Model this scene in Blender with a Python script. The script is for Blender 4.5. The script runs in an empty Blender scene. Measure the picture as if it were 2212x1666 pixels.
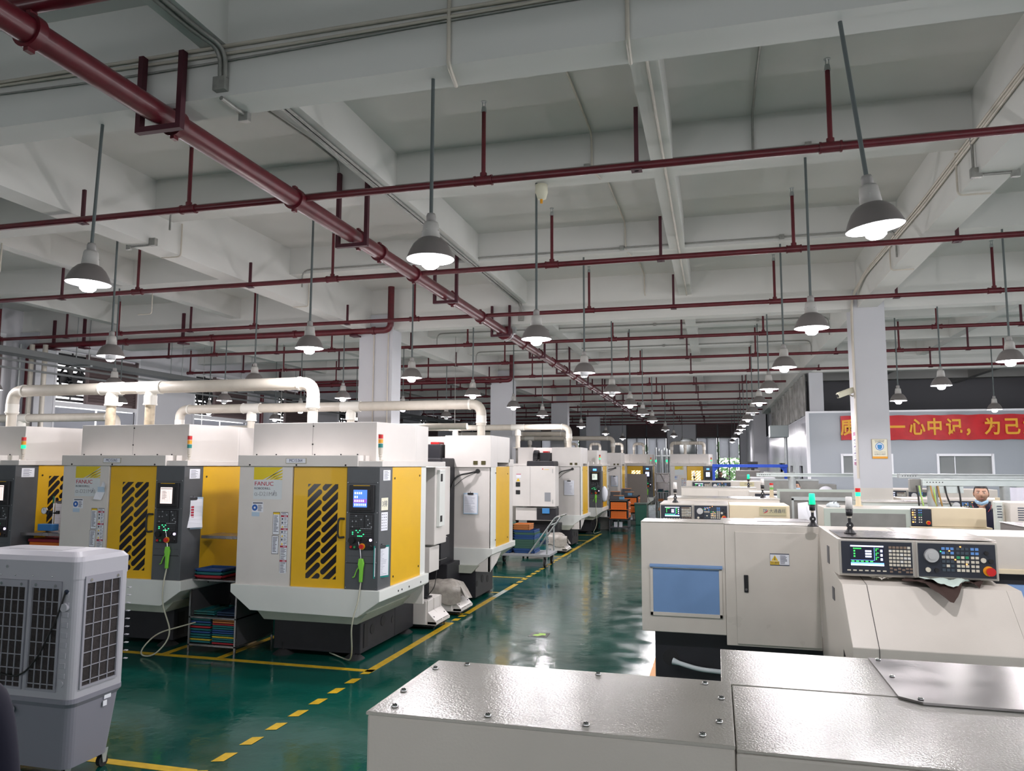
import bpy, bmesh, math, random
import numpy as np
from mathutils import Vector, Matrix
random.seed(7)
C = bpy.context.scene.collection
SC = bpy.context.scene

# ------------------------------------------------------------------ camera
FPX, CX, CY = 1640.0, 1106.0, 833.0
def _camrot():
    yv = np.array([1546.0-CX, 1006.0-CY, FPX]); yv /= np.linalg.norm(yv)
    r = math.radians(0.2)
    z = np.cross(np.array([math.cos(r), math.sin(r), 0]), yv); z /= np.linalg.norm(z)
    if z[1] > 0: z = -z
    x = np.cross(yv, z); x /= np.linalg.norm(x)
    return np.array([x, yv, z]).T
_R = _camrot()
cam = bpy.data.cameras.new('camera'); cam.sensor_width = 36; cam.lens = FPX/2212*36
cam.clip_end = 300
camo = bpy.data.objects.new('camera', cam); C.objects.link(camo)
m = Matrix(((_R[0][0], -_R[1][0], -_R[2][0]), (_R[0][1], -_R[1][1], -_R[2][1]), (_R[0][2], -_R[1][2], -_R[2][2])))
camo.matrix_world = Matrix.Translation((0, 0, 2.1)) @ m.to_4x4()
SC.camera = camo

# ------------------------------------------------------------------ world and exposure
W = bpy.data.worlds.new('world'); SC.world = W; W.use_nodes = True
bg = W.node_tree.nodes['Background']; bg.inputs[0].default_value = (0.96, 0.97, 1.0, 1); bg.inputs[1].default_value = 2.3
SC.view_settings.view_transform = 'Standard'; SC.view_settings.look = 'None'
SC.view_settings.gamma = 1; SC.view_settings.use_curve_mapping = False
SC.view_settings.exposure = 0.58
SC.cycles.max_bounces = 8; SC.cycles.diffuse_bounces = 5; SC.cycles.glossy_bounces = 4
SC.cycles.transparent_max_bounces = 8
SC.cycles.sample_clamp_indirect = 6
SC.cycles.caustics_reflective = False; SC.cycles.caustics_refractive = False
LAMP_W = 62.0

# ------------------------------------------------------------------ materials
MAT = {}
def mat(name, col, rough=0.5, metal=0.0, emit=None, es=0.0, noise=0.0, nscale=6.0, bump=0.0, bscale=60, col2=None, rvar=0.0, alpha=1.0, trans=0.0, ior=1.45, coat=0.0):
    if name in MAT: return MAT[name]
    M = bpy.data.materials.new(name); M.use_nodes = True
    nt = M.node_tree; b = nt.nodes['Principled BSDF']
    b.inputs['Base Color'].default_value = (*col, 1); b.inputs['Roughness'].default_value = rough
    b.inputs['Metallic'].default_value = metal; b.inputs['IOR'].default_value = ior
    b.inputs['Coat Weight'].default_value = coat
    if trans: b.inputs['Transmission Weight'].default_value = trans
    if alpha < 1: b.inputs['Alpha'].default_value = alpha
    if emit:
        b.inputs['Emission Color'].default_value = (*emit, 1); b.inputs['Emission Strength'].default_value = es
    if noise or bump or rvar:
        tc = nt.nodes.new('ShaderNodeTexCoord'); n = nt.nodes.new('ShaderNodeTexNoise')
        n.inputs['Scale'].default_value = nscale; n.inputs['Detail'].default_value = 6
        nt.links.new(tc.outputs['Object'], n.inputs['Vector'])
        if noise:
            r = nt.nodes.new('ShaderNodeValToRGB')
            c2 = col2 or tuple(max(0, c*(1-noise)) for c in col)
            r.color_ramp.elements[0].color = (*c2, 1); r.color_ramp.elements[1].color = (*col, 1)
            r.color_ramp.elements[0].position = .3; r.color_ramp.elements[1].position = .62
            nt.links.new(n.outputs['Fac'], r.inputs[0]); nt.links.new(r.outputs[0], b.inputs['Base Color'])
        if rvar:
            mr = nt.nodes.new('ShaderNodeMapRange'); mr.inputs[3].default_value = max(.02, rough-rvar); mr.inputs[4].default_value = rough+rvar
            mr.inputs[1].default_value = .3; mr.inputs[2].default_value = .7
            nt.links.new(n.outputs['Fac'], mr.inputs[0]); nt.links.new(mr.outputs[0], b.inputs['Roughness'])
        if bump:
            n2 = nt.nodes.new('ShaderNodeTexNoise'); n2.inputs['Scale'].default_value = bscale; n2.inputs['Detail'].default_value = 3
            bp = nt.nodes.new('ShaderNodeBump'); bp.inputs['Strength'].default_value = bump; bp.inputs['Distance'].default_value = .01
            nt.links.new(tc.outputs['Object'], n2.inputs['Vector']); nt.links.new(n2.outputs['Fac'], bp.inputs['Height'])
            nt.links.new(bp.outputs[0], b.inputs['Normal'])
    MAT[name] = M
    return M
plaster = mat('plaster_white', (.62,.625,.60), .75, noise=.06, nscale=.9, bump=.04, bscale=30)
wallpaint = mat('wall_paint', (.58,.58,.61), .7, noise=.06, nscale=.7)
colpaint = mat('column_paint', (.52,.53,.56), .6, noise=.05, nscale=1.2)
creampaint = mat('column_cream', (.60,.57,.52), .6, noise=.05, nscale=2)
redpipe = mat('red_pipe_paint', (.105,.008,.015), .38, noise=.25, nscale=9, coat=.2)
darkred = mat('dark_red_steel', (.055,.008,.016), .6)
conduitm = mat('conduit_grey', (.32,.32,.30), .45, metal=.4, noise=.2, nscale=20)
pvcw = mat('pvc_cream', (.55,.51,.44), .4, noise=.1, nscale=8)
galv = mat('galvanised_steel', (.40,.43,.43), .42, metal=.55, noise=.18, nscale=7, rvar=.1)
steel = mat('stainless_steel', (.33,.31,.31), .24, metal=.9, noise=.1, nscale=4, rvar=.08)
chrome = mat('chrome', (.8,.8,.8), .15, metal=1)
black = mat('black_plastic', (.012,.012,.014), .42)
rubber = mat('rubber', (.015,.015,.016), .7)
casting = mat('black_casting', (.017,.017,.022), .5, noise=.3, nscale=5)
white = mat('machine_white', (.66,.63,.60), .38, noise=.07, nscale=2.2, rvar=.06, coat=.15)
white2 = mat('machine_cool_white', (.68,.70,.67), .38, noise=.05, nscale=2.5)
lwhite = mat('lathe_white', (.60,.56,.505), .34, noise=.1, nscale=2.0, rvar=.08, bump=.05, bscale=150, coat=.2)
ltop = mat('lathe_top_paint', (.46,.44,.395), .17, noise=.12, nscale=2.2, rvar=.04, bump=.11, bscale=210)
lcream = mat('lathe_cream', (.70,.60,.42), .42, noise=.05, nscale=3)
lgrey = mat('lathe_grey', (.22,.22,.205), .5, noise=.2, nscale=5)
belly = mat('tray_pale_green', (.42,.45,.38), .45, noise=.1, nscale=6)
yellow = mat('yellow_paint', (.72,.42,.008), .36, noise=.06, nscale=3, coat=.15)
dgrey = mat('dark_grey_paint', (.085,.092,.10), .42, noise=.1, nscale=6)
glassd = mat('dark_glass', (.012,.01,.014), .12)
paper = mat('paper', (.74,.76,.82), .8)
creampaper = mat('paper_cream', (.74,.72,.58), .8)
ink = mat('ink', (.08,.09,.12), .8)
inkred = mat('ink_red', (.45,.02,.05), .7)
inkyel = mat('ink_yellow', (.75,.50,.03), .6)
inkblue = mat('ink_blue', (.03,.12,.42), .6)
paleblue = mat('label_pale_blue', (.42,.55,.68), .6)
redp = mat('red_plastic', (.55,.015,.015), .35)
greenp = mat('green_plastic', (.02,.25,.08), .35)
tealp = mat('teal_plastic', (.01,.20,.18), .35)
yelp = mat('amber_plastic', (.75,.33,.02), .35)
greenlit = mat('green_lit', (.02,.8,.35), .4, emit=(.0,1.,.27), es=.8)
orangelit = mat('orange_led', (.9,.3,.02), .4, emit=(1.,.3,.05), es=5)
greenled = mat('green_led', (.02,.8,.2), .4, emit=(.05,1.,.3), es=1.5)
whiteled = mat('white_led', (.9,.8,1.), .4, emit=(.75,.6,1.), es=2.5)
limeg = mat('lime_plastic', (.22,.62,.06), .4)
bluep = mat('blue_panel', (.16,.28,.50), .45, noise=.06, nscale=4)
blues = mat('blue_steel', (.01,.06,.42), .45)
orangep = mat('orange_plastic', (.66,.15,.02), .45)
traymats = [mat('tray_teal', (.01,.13,.14), .5), mat('tray_blue', (.02,.07,.22), .5), mat('tray_red', (.35,.02,.03), .5),
            mat('tray_yellow', (.50,.38,.03), .5), mat('tray_orange', (.5,.18,.05), .5), mat('tray_green', (.05,.13,.10), .55), mat('tray_navy', (.015,.04,.09), .55)]
skin = mat('skin', (.50,.29,.20), .5)
hairm = mat('hair', (.012,.011,.012), .6)
navy = mat('navy_cloth', (.008,.008,.024), .85)
maskm = mat('mask_blue', (.40,.60,.78), .8)
capm = mat('cap_cloth', (.52,.52,.56), .85)
linered = mat('banner_red', (.62,.012,.02), .45, noise=.2, nscale=4, bump=.5, bscale=4)
gold = mat('banner_gold', (.85,.42,.03), .5)
shadem = mat('lamp_shade_grey', (.17,.155,.15), .35)
shadein = mat('lamp_shade_inside', (.85,.86,.9), .25)
capgrey = mat('lamp_cap_grey', (.30,.29,.28), .5)
bulb = mat('bulb_lit', (1,1,1), .5, emit=(1.0,.93,1.0), es=14)
bulboff = mat('bulb_off', (.35,.36,.36), .2)
cableb = mat('black_cable', (.012,.012,.012), .5)
hose = mat('hose_clear', (.42,.42,.33), .3)
brownlouv = mat('louvre_brown', (.17,.125,.125), .6)
blind = mat('roller_blind', (.36,.37,.40), .7)
_n = blind.node_tree; _t = _n.nodes.new('ShaderNodeBsdfTranslucent'); _t.inputs[0].default_value = (.5,.5,.53,1); _m = _n.nodes.new('ShaderNodeMixShader'); _m.inputs[0].default_value = .45
_b2 = None
_o = [q for q in _n.nodes if q.type == 'OUTPUT_MATERIAL'][0]; _n.links.new(_n.nodes['Principled BSDF'].outputs[0], _m.inputs[1]); _n.links.new(_t.outputs[0], _m.inputs[2]); _n.links.new(_m.outputs[0], _o.inputs[0])

blindfar = blind.copy(); blindfar.name = 'roller_blind_thin'
for _q in blindfar.node_tree.nodes:
    if _q.type == 'BSDF_TRANSLUCENT': _q.inputs[0].default_value = (.88,.88,.92,1)
    if _q.type == 'MIX_SHADER': _q.inputs[0].default_value = .5

# ------------------------------------------------------------------ mesh helpers
class MB:
    def __init__(s): s.v = []; s.f = []; s.mi = []; s.mats = []; s.cur = 0; s.smooth = []; s.sm = False
    def m(s, material):
        if material not in s.mats: s.mats.append(material)
        s.cur = s.mats.index(material); return s
    def add(s, vs, fs, smooth=False):
        o = len(s.v); s.v += [tuple(v) for v in vs]
        for f in fs: s.f.append([i+o for i in f]); s.mi.append(s.cur); s.smooth.append(smooth)
        return s
    def box(s, x0, x1, y0, y1, z0, z1):
        v = [(x0,y0,z0),(x1,y0,z0),(x1,y1,z0),(x0,y1,z0),(x0,y0,z1),(x1,y0,z1),(x1,y1,z1),(x0,y1,z1)]
        return s.add(v, [(0,3,2,1),(4,5,6,7),(0,1,5,4),(1,2,6,5),(2,3,7,6),(3,0,4,7)])
    def prism(s, poly, axis, a, b):
        n = len(poly)
        def P(p, t):
            return (t,p[0],p[1]) if axis == 'x' else (p[0],t,p[1]) if axis == 'y' else (p[0],p[1],t)
        v = [P(p,a) for p in poly]+[P(p,b) for p in poly]
        return s.add(v, [tuple(range(n-1,-1,-1)), tuple(range(n,2*n))]+[(i,(i+1)%n,n+(i+1)%n,n+i) for i in range(n)])
    def cyl(s, p0, p1, r0, r1=None, n=16, cap=True):
        r1 = r0 if r1 is None else r1
        p0 = Vector(p0); p1 = Vector(p1); d = (p1-p0).normalized()
        a = d.orthogonal().normalized(); b = d.cross(a)
        v = [p0+(a*math.cos(t)+b*math.sin(t))*r0 for t in [2*math.pi*i/n for i in range(n)]]
        v += [p1+(a*math.cos(t)+b*math.sin(t))*r1 for t in [2*math.pi*i/n for i in range(n)]]
        s.add(v, [(i,(i+1)%n,n+(i+1)%n,n+i) for i in range(n)], True)
        if cap: s.add(v, [tuple(range(n-1,-1,-1)), tuple(range(n,2*n))])
        return s
    def tube(s, pts, r, n=10, cap=True):
        pts = [Vector(p) for p in pts]; k = len(pts); rings = []
        t0 = (pts[1]-pts[0]).normalized(); a = t0.orthogonal().normalized()
        for i, p in enumerate(pts):
            if i == 0: t = t0
            elif i == k-1: t = (pts[i]-pts[i-1]).normalized()
            else: t = ((pts[i]-pts[i-1]).normalized()+(pts[i+1]-pts[i]).normalized()).normalized()
            a = (a-t*a.dot(t)).normalized(); b = t.cross(a)
            rr = r[i] if isinstance(r, (list, tuple)) else r
            rings.append([p+(a*math.cos(q)+b*math.sin(q))*rr for q in [2*math.pi*j/n for j in range(n)]])
        v = [q for ring in rings for q in ring]; f = []
        for i in range(k-1):
            for j in range(n): f.append((i*n+j, i*n+(j+1)%n, (i+1)*n+(j+1)%n, (i+1)*n+j))
        s.add(v, f, True)
        if cap: s.add(rings[0]+rings[-1], [tuple(range(n-1,-1,-1)), tuple(range(n,2*n))])
        return s
    def lathe(s, prof, c=(0,0,0), n=24, smooth=True):
        v = []; k = len(prof)
        for r, z in prof:
            for j in range(n):
                t = 2*math.pi*j/n; v.append((c[0]+r*math.cos(t), c[1]+r*math.sin(t), c[2]+z))
        f = [(i*n+j, i*n+(j+1)%n, (i+1)*n+(j+1)%n, (i+1)*n+j) for i in range(k-1) for j in range(n)]
        return s.add(v, f, smooth)
    def ball(s, c, r, n=14, k=10):
        rx, ry, rz = (r, r, r) if not isinstance(r, (tuple, list)) else r
        v = []
        for i in range(k+1):
            ph = math.pi*i/k
            for j in range(n):
                t = 2*math.pi*j/n; v.append((c[0]+rx*math.sin(ph)*math.cos(t), c[1]+ry*math.sin(ph)*math.sin(t), c[2]+rz*math.cos(ph)))
        f = [(i*n+j, (i+1)*n+j, (i+1)*n+(j+1)%n, i*n+(j+1)%n) for i in range(k) for j in range(n)]
        return s.add(v, f, True)
    def face(s, vs): return s.add(vs, [tuple(range(len(vs)))])

def obj(name, mb, material=None, parent=None, bevel=0, label=None, loc=None):
    me = bpy.data.meshes.new(name); me.from_pydata(mb.v, [], mb.f)
    mats = mb.mats if mb.mats else [material]
    for M in mats: me.materials.append(M)
    if mb.mats: me.polygons.foreach_set('material_index', mb.mi)
    me.polygons.foreach_set('use_smooth', mb.smooth)
    me.validate(); me.update()
    bm = bmesh.new(); bm.from_mesh(me); bmesh.ops.recalc_face_normals(bm, faces=bm.faces); bm.to_mesh(me); bm.free()
    o = bpy.data.objects.new(name, me); C.objects.link(o)
    if parent: o.parent = parent
    if loc: o.location = loc
    if bevel:
        b = o.modifiers.new('bevel', 'BEVEL'); b.width = bevel; b.segments = 2; b.limit_method = 'ANGLE'; b.angle_limit = math.radians(40)
    if label: o['label'] = label
    return o
def tag(o, label, cat, group=None, kind=None):
    o['label'] = label; o['category'] = cat
    if group: o['group'] = group
    if kind: o['kind'] = kind
    return o
def thing(name, label, cat, loc=(0,0,0), rz=0, group=None):
    o = bpy.data.objects.new(name, None); C.objects.link(o); o.location = loc; o.rotation_euler = (0,0,rz)
    o.empty_display_size = .1
    return tag(o, label, cat, group)
def struct(name, mb, material=None, parent=None, label=None):
    o = obj(name, mb, material, parent)
    if not parent: o['kind'] = 'structure'
    if label: o['label'] = label
    return o
def dup(root, label, loc=None, rz=None, group=None, skip=()):
    def cp(o, par):
        c = o.copy(); C.objects.link(c)
        if par: c.parent = par
        for ch in list(o.children):
            if ch.name.split('.')[0] not in skip: cp(ch, c)
        return c
    r = cp(root, None)
    if loc is not None: r.location = loc
    if rz is not None: r.rotation_euler = (0,0,rz)
    if label: r['label'] = label
    if group: r['group'] = group
    return r
def box(name, x0,x1,y0,y1,z0,z1, M, parent=None, bevel=0, label=None):
    return obj(name, MB().box(x0,x1,y0,y1,z0,z1), M, parent, bevel, label)
def fillet(pts, r=.1, n=5):
    pts = [Vector(p) for p in pts]; out = [pts[0]]
    for i in range(1, len(pts)-1):
        a, b, c = pts[i-1], pts[i], pts[i+1]
        d1 = (a-b); d2 = (c-b); q = min(r, d1.length*.49, d2.length*.49)
        p1 = b+d1.normalized()*q; p2 = b+d2.normalized()*q
        for k in range(n+1):
            t = k/n; out.append(p1*(1-t)**2+b*2*t*(1-t)+p2*t*t)
    out.append(pts[-1]); return out
def text(name, body, size, M, parent, loc, rot=(math.pi/2,0,0), align='LEFT', sx=1.0, depth=.001, shear=0, bold=0):
    cu = bpy.data.curves.new(name, 'FONT'); cu.body = body; cu.size = size; cu.align_x = align; cu.align_y = 'CENTER'
    cu.extrude = depth; cu.shear = shear; cu.resolution_u = 3; cu.offset = bold
    t = bpy.data.objects.new(name, cu); C.objects.link(t)
    bpy.context.view_layer.update()
    me = bpy.data.meshes.new_from_object(t.evaluated_get(bpy.context.evaluated_depsgraph_get()))
    bpy.data.objects.remove(t); bpy.data.curves.remove(cu)
    me.materials.clear(); me.materials.append(M)
    o = bpy.data.objects.new(name, me); C.objects.link(o); o.location = loc; o.rotation_euler = rot; o.scale = (sx,1,1)
    if parent: o.parent = parent
    return o
ORD = 'first second third fourth fifth sixth seventh eighth ninth tenth eleventh twelfth thirteenth fourteenth fifteenth sixteenth seventeenth'.split()
# ================================================================== BUILDING SHELL
XL, XR, YN, YF = -15.0, 14.0, -5.0, 49.5
ZS, ZM, ZB = 5.5, 4.7, 5.08
# green epoxy floor
FM = bpy.data.materials.new('green_epoxy'); FM.use_nodes = True
nt = FM.node_tree; b = nt.nodes['Principled BSDF']
tc = nt.nodes.new('ShaderNodeTexCoord')
n1 = nt.nodes.new('ShaderNodeTexNoise'); n1.inputs['Scale'].default_value = .55; n1.inputs['Detail'].default_value = 5
r1 = nt.nodes.new('ShaderNodeValToRGB'); r1.color_ramp.elements[0].color = (.0016,.046,.036,1); r1.color_ramp.elements[1].color = (.004,.080,.060,1)
r1.color_ramp.elements[0].position = .35; r1.color_ramp.elements[1].position = .7
n2 = nt.nodes.new('ShaderNodeTexNoise'); n2.inputs['Scale'].default_value = 3.0; n2.inputs['Detail'].default_value = 8
mr = nt.nodes.new('ShaderNodeMapRange'); mr.inputs[1].default_value = .35; mr.inputs[2].default_value = .7; mr.inputs[3].default_value = .07; mr.inputs[4].default_value = .24
n3 = nt.nodes.new('ShaderNodeTexNoise'); n3.inputs['Scale'].default_value = 9; n3.inputs['Detail'].default_value = 4
bp = nt.nodes.new('ShaderNodeBump'); bp.inputs['Strength'].default_value = .10; bp.inputs['Distance'].default_value = .02
for n in (n1,n2,n3): nt.links.new(tc.outputs['Object'], n.inputs['Vector'])
nt.links.new(n1.outputs['Fac'], r1.inputs[0]); nt.links.new(r1.outputs[0], b.inputs['Base Color'])
nt.links.new(n2.outputs['Fac'], mr.inputs[0]); nt.links.new(mr.outputs[0], b.inputs['Roughness'])
nt.links.new(n3.outputs['Fac'], bp.inputs['Height']); nt.links.new(bp.outputs[0], b.inputs['Normal'])
b.inputs['IOR'].default_value = 1.6
struct('floor', MB().box(XL-.3, XR+.3, YN, YF+.3, -.12, 0), FM)
struct('ceiling', MB().box(XL-.3, XR+.3, YN, YF+.3, ZS, ZS+.15), plaster)
# beams running across (x direction)
mains = [4.45+9*i for i in range(-1, 6)]
ybeams = [(-15.3,ZM),(-12.45,ZB),(-9.5,ZB),(-6.59,ZM),(-3.415,ZB),(-.445,ZB),(2.475,ZM),(5.42,ZB),(8.37,ZB),(11.3,ZM)]
for i in range(-3, 16):
    y = 4.45+3*i
    if y > YF: break
    main = (i % 3 == 0)
    z = ZM if main else ZB
    struct('ceiling_beam', MB().box(XL, XR, y, y+(.28 if main else .32), z, ZS+.01), plaster)
for x, z in ybeams:
    w = .15 if z == ZM else .105
    ys = [YN]+[y for y in mains]+[YF]
    struct('ceiling_beam', MB().box(x-w, x+w, YN, YF, z+.002, ZS+.01), plaster)
# columns
for j, Y in enumerate(mains[2:]):
    for x0, x1, dep in ((-6.67,-5.97,.42),(2.25,2.73,.60),(-15.2,-14.5,.5)):
        if x0 > 0 and j > 0: x0, x1 = 2.58, 2.95
        if x0 == 2.58: Y = Y+.2
        m_ = MB(); m_.m(colpaint).box(x0, x1, Y-.05, Y-.05+dep, 1.75, ZM+.3)
        m_.m(creampaint).box(x0, x1, Y-.05, Y-.05+dep, 0, 1.75)
        o = struct('column', m_); 
# left wall with openings
def wall_with_openings(name, axis, pos, thick, a0, a1, z0, z1, ops, M):
    m_ = MB(); ops = sorted(ops)
    def seg(p, q, za, zb):
        if q-p > .001 and zb-za > .001:
            if axis == 'x': m_.box(min(pos,pos+thick), max(pos,pos+thick), p, q, za, zb)
            else: m_.box(p, q, min(pos,pos+thick), max(pos,pos+thick), za, zb)
    cur = a0
    for (p, q, za, zb) in ops:
        seg(cur, p, z0, z1); seg(p, q, z0, za); seg(p, q, zb, z1); cur = q
    seg(cur, a1, z0, z1)
    return struct(name, m_, M)
lw = []
for i in range(-1, 5):
    yb = 13.45+9*(i-1)
    lw += [(yb+.95, yb+3.55, .9, 4.8), (yb+5.9, yb+8.5, .9, 4.8)]
lw = [w for w in lw if w[0] > YN and w[1] < YF]
wall_with_openings('wall_left', 'x', XL, -.25, YN, YF, 0, ZS, lw, wallpaint)
glassw = mat('window_glass', (.9,.95,.95), .02, alpha=.15)
whitefr = mat('white_frame', (.75,.75,.78), .5)
for k, (y0, y1, z0, z1) in enumerate(lw):
    w = thing('window_%d' % (k+1), '', 'window'); del w['label']; del w['category']; w['kind'] = 'structure'
    m_ = MB()
    for (p, q, za, zb) in ((y0-.06,y0,z0,z1),(y1,y1+.06,z0,z1),(y0-.06,y1+.06,z0-.06,z0),(y0-.06,y1+.06,z1,z1+.12),(y0,y1,3.45,3.55)):
        m_.box(XL-.05, XL+.06, p, q, za, zb)
    obj('window_frame', m_, whitefr, w)
    ym = y0+.95
    # upper louvre panel
    m_ = MB(); nl = 16
    for j in range(nl):
        z = 3.62+j*(4.72-3.62)/nl
        m_.add([(XL-.02,ym,z),(XL-.02,y1,z),(XL+.05,y1,z+.05),(XL+.05,ym,z+.05)], [(0,1,2,3),(3,2,1,0)])
    m_.box(XL-.04, XL-.03, ym, y1, 3.56, 4.75)
    m_.box(XL-.03, XL+.06, ym-.05, ym, 3.55, 4.78); m_.box(XL-.03, XL+.06, y1-.05, y1, 3.55, 4.78)
    obj('louvre', m_, brownlouv, w)
    # exhaust fan in the open upper pane
    m_ = MB(); yc = (y0+ym)/2; zc = 4.1
    R = .36
    ring = [(XL+.02, yc+R*math.cos(t), zc+R*math.sin(t)) for t in [2*math.pi*j/24 for j in range(25)]]
    m_.tube(ring, .03, 6)
    m_.cyl((XL-.02,yc,zc), (XL+.1,yc,zc), .09, n=12)
    for j in range(5):
        t = 2*math.pi*j/5; c, s_ = math.cos(t), math.sin(t)
        m_.add([(XL, yc+.06*c, zc+.06*s_), (XL+.04, yc+.34*math.cos(t+.25), zc+.34*math.sin(t+.25)), (XL, yc+.34*math.cos(t+.9), zc+.34*math.sin(t+.9)), (XL-.03, yc+.08*math.cos(t+1), zc+.08*math.sin(t+1))], [(0,1,2,3),(3,2,1,0)])
    m_.box(XL-.01, XL+.0, yc-.02, yc+.02, 3.6, 4.75)
    for j in range(11): m_.box(XL-.08, XL-.06, y0, ym, 3.58+j*.108, 3.64+j*.108)
    obj('exhaust_fan', m_, black, w)
    m_ = MB()
    yy = y0+.02
    for q in (y0+1.27, y1-.02):
        m_.box(XL-.02, XL-.005, yy, q, .95, 3.42); yy = q+.07
    obj('roller_blind', m_, blind, w)
    obj('glass', MB().box(XL-.14, XL-.135, y0, y1, z0, z1), glassw, w)
# far wall with tall windows
fw = [(-5.55,-2.95,.45,4.8),(-1.17,1.5,.45,4.8),(-11.2,-8.6,.45,4.8)]
wall_with_openings('wall_far', 'y', YF, .25, XL-.25, XR+.25, 0, ZS, fw, wallpaint)
for k, (x0, x1, z0, z1) in enumerate(fw):
    w = thing('window_%d' % (21+k), '', 'window'); del w['label']; del w['category']; w['kind'] = 'structure'
    xm = (x0+x1)/2; m_ = MB()
    for (p, q, za, zb) in ((x0,x0+.06,z0,z1),(x1-.06,x1,z0,z1),(xm-.05,xm+.05,z0,z1),(x0,x1,z1-.06,z1),(x0,x1,z0,z0+.06),(x0,x1,3.82,3.9),(x0+.64,x0+.70,z0,3.82),(x1-.70,x1-.64,z0,3.82)):
        m_.box(p, q, YF-.02, YF+.1, za, zb)
    obj('window_frame', m_, mat('dark_frame', (.06,.06,.065), .5), w)
    m_ = MB()
    for j in range(14):
        z = 3.9+j*.06; m_.add([(x0,YF+.05,z),(x1,YF+.05,z),(x1,YF-.01,z+.05),(x0,YF-.01,z+.05)], [(0,1,2,3),(3,2,1,0)])
    m_.box(x0, x1, YF+.06, YF+.07, 3.85, 4.78)
    obj('louvre', m_, brownlouv, w)
    m_ = MB(); m_.box(x0+.07, xm-.07, YF-.04, YF-.03, 2.05 if k == 1 else .6, 3.82); m_.box(xm+.07, x1-.08, YF-.04, YF-.03, 2.58 if k == 1 else .6, 3.82)
    obj('roller_blind', m_, blindfar, w)
    obj('glass', MB().box(x0, x1, YF+.12, YF+.125, z0, z1), glassw, w)
# right and near walls (outside the frame), pierced by big windows that let daylight in
wall_with_openings('wall_right', 'x', XR, .25, YN, YF, 0, ZS, [(-4.5+4.5*i, -4.5+4.5*i+3.9, 1.4, 4.3) for i in range(6)], wallpaint)
wall_with_openings('wall_near', 'y', YN, -.25, XL-.25, XR+.25, 0, ZS, [(-13.2+4.5*i, -13.2+4.5*i+2.6, 1.2, 3.8) for i in range(6)], wallpaint)
struct('ground', MB().box(-60, 60, YF+.3, 110, -.2, -.12), mat('outside_paving', (.45,.45,.43), .9))
# greenery outside the far windows
lf = mat('leaves', (.12,.34,.05), .7, noise=.5, nscale=3)
for k, (tx, ty, th) in enumerate(((-2.2,58,3.6),(.8,57,4.0),(3.6,58.5,3.9),(-5.6,57.5,3.8),(-9.5,58,4.2))):
    t = thing('tree', ['leafy green tree outside the left pane of the far window','leafy green tree filling the glass beneath the raised blind of the far window','leafy green tree at the right edge of the far window','leafy green tree behind the closed far blinds left of the machines','leafy green tree outside beyond the far wall corner'][k], 'tree', (tx,ty,-.12))
    obj('trunk', MB().cyl((0,0,0),(0,0,1.6),.14,.1), mat('bark', (.12,.08,.05), .9), t)
    m_ = MB(); rr = random.Random(k)
    for j in range(900):
        a = rr.uniform(0,6.28); r = 1.7*math.sqrt(rr.random()); z = 1.0+rr.random()*(th-1)
        r *= math.sqrt(max(.05, 1-abs((z-1)/(th-1)*2-1)**2.2))
        c = Vector((r*math.cos(a), r*math.sin(a)*.8, z)); u = Vector((rr.uniform(-1,1),rr.uniform(-1,1),rr.uniform(-1,1))).normalized(); w_ = u.orthogonal().normalized()
        s_ = rr.uniform(.08,.2); m_.add([c-u*s_, c+w_*s_*.5, c+u*s_, c-w_*s_*.5], [(0,1,2,3)])
    obj('crown', m_, lf, t)
# partition room on the right
room = mat('sandwich_panel', (.36,.39,.43), .35, noise=.03, nscale=1.0)
film = mat('glossy_panel', (.45,.46,.51), .24, noise=.12, nscale=3, bump=.35, bscale=5)
ry = 22.4
wall_with_openings('wall_partition_front', 'y', ry, .08, 2.52, XR, 0, 3.55, [(3.35,4.55,1.9,2.38),(5.70,6.95,1.9,2.38),(8.6,9.85,1.9,2.38)], room)
for k, (a, b_) in enumerate(((3.35,4.55),(5.70,6.95))):
    w = thing('window_%d' % (31+k), '', 'window'); del w['label']; del w['category']; w['kind'] = 'structure'
    m_ = MB()
    for (p, q, za, zb) in ((a-.05,a+.01,1.85,2.43),(b_-.01,b_+.05,1.85,2.43),(a,b_,1.85,1.91),(a,b_,2.37,2.43)): m_.box(p,q,ry-.03,ry+.02,za,zb)
    m_.box(a+.38,a+.40,ry+.02,ry+.05,1.9,2.38)
    obj('window_frame', m_, mat('bright_frame', (.85,.86,.9), .4), w)
    obj('glass', MB().box(a, b_, ry+.03, ry+.035, 1.9, 2.38), glassw, w)
mt = MB(); mt.box(2.45, XR, ry-.05, ry+.12, 3.55, 3.60); mt.box(2.44, 2.52, ry-.04, ry+.04, 0, 3.6)
struct('trim_1', mt, mat('bright_frame', (.85,.86,.9), .4))
struct('wall_partition_inside', MB().box(3.0, XR, ry+4, ry+4.1, 0, 3.5), mat('inside_wall', (.45,.50,.47), .6))
struct('ceiling_partition', MB().box(2.5, XR, ry+.08, YF, 3.5, 3.55), room)
wall_with_openings('wall_partition_side', 'x', 2.5, .06, ry+.08, YF, 0, 3.5, [(24.2,25.1,0,2.1),(27.2,28.1,0,2.1),(30,33,0,2.2)], film)
struct('wall_dark_back', MB().box(2.6, XR, 30.5, 30.6, 3.55, ZS), mat('upper_back_wall', (.30,.30,.32), .8))
crt = obj('plastic_curtain', MB(), None) if False else None
m_ = MB(); pv = []; ny = 90
for j in range(ny+1):
    y = 22.6+j*(36-22.6)/ny; x = 2.47+.03*math.sin(j*1.7)+.02*math.sin(j*.61)
    pv.append((x, y, 3.52)); pv.append((x+.02*math.sin(j*2.3), y, 4.3)); pv.append((x, y, ZM-.02))
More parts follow.
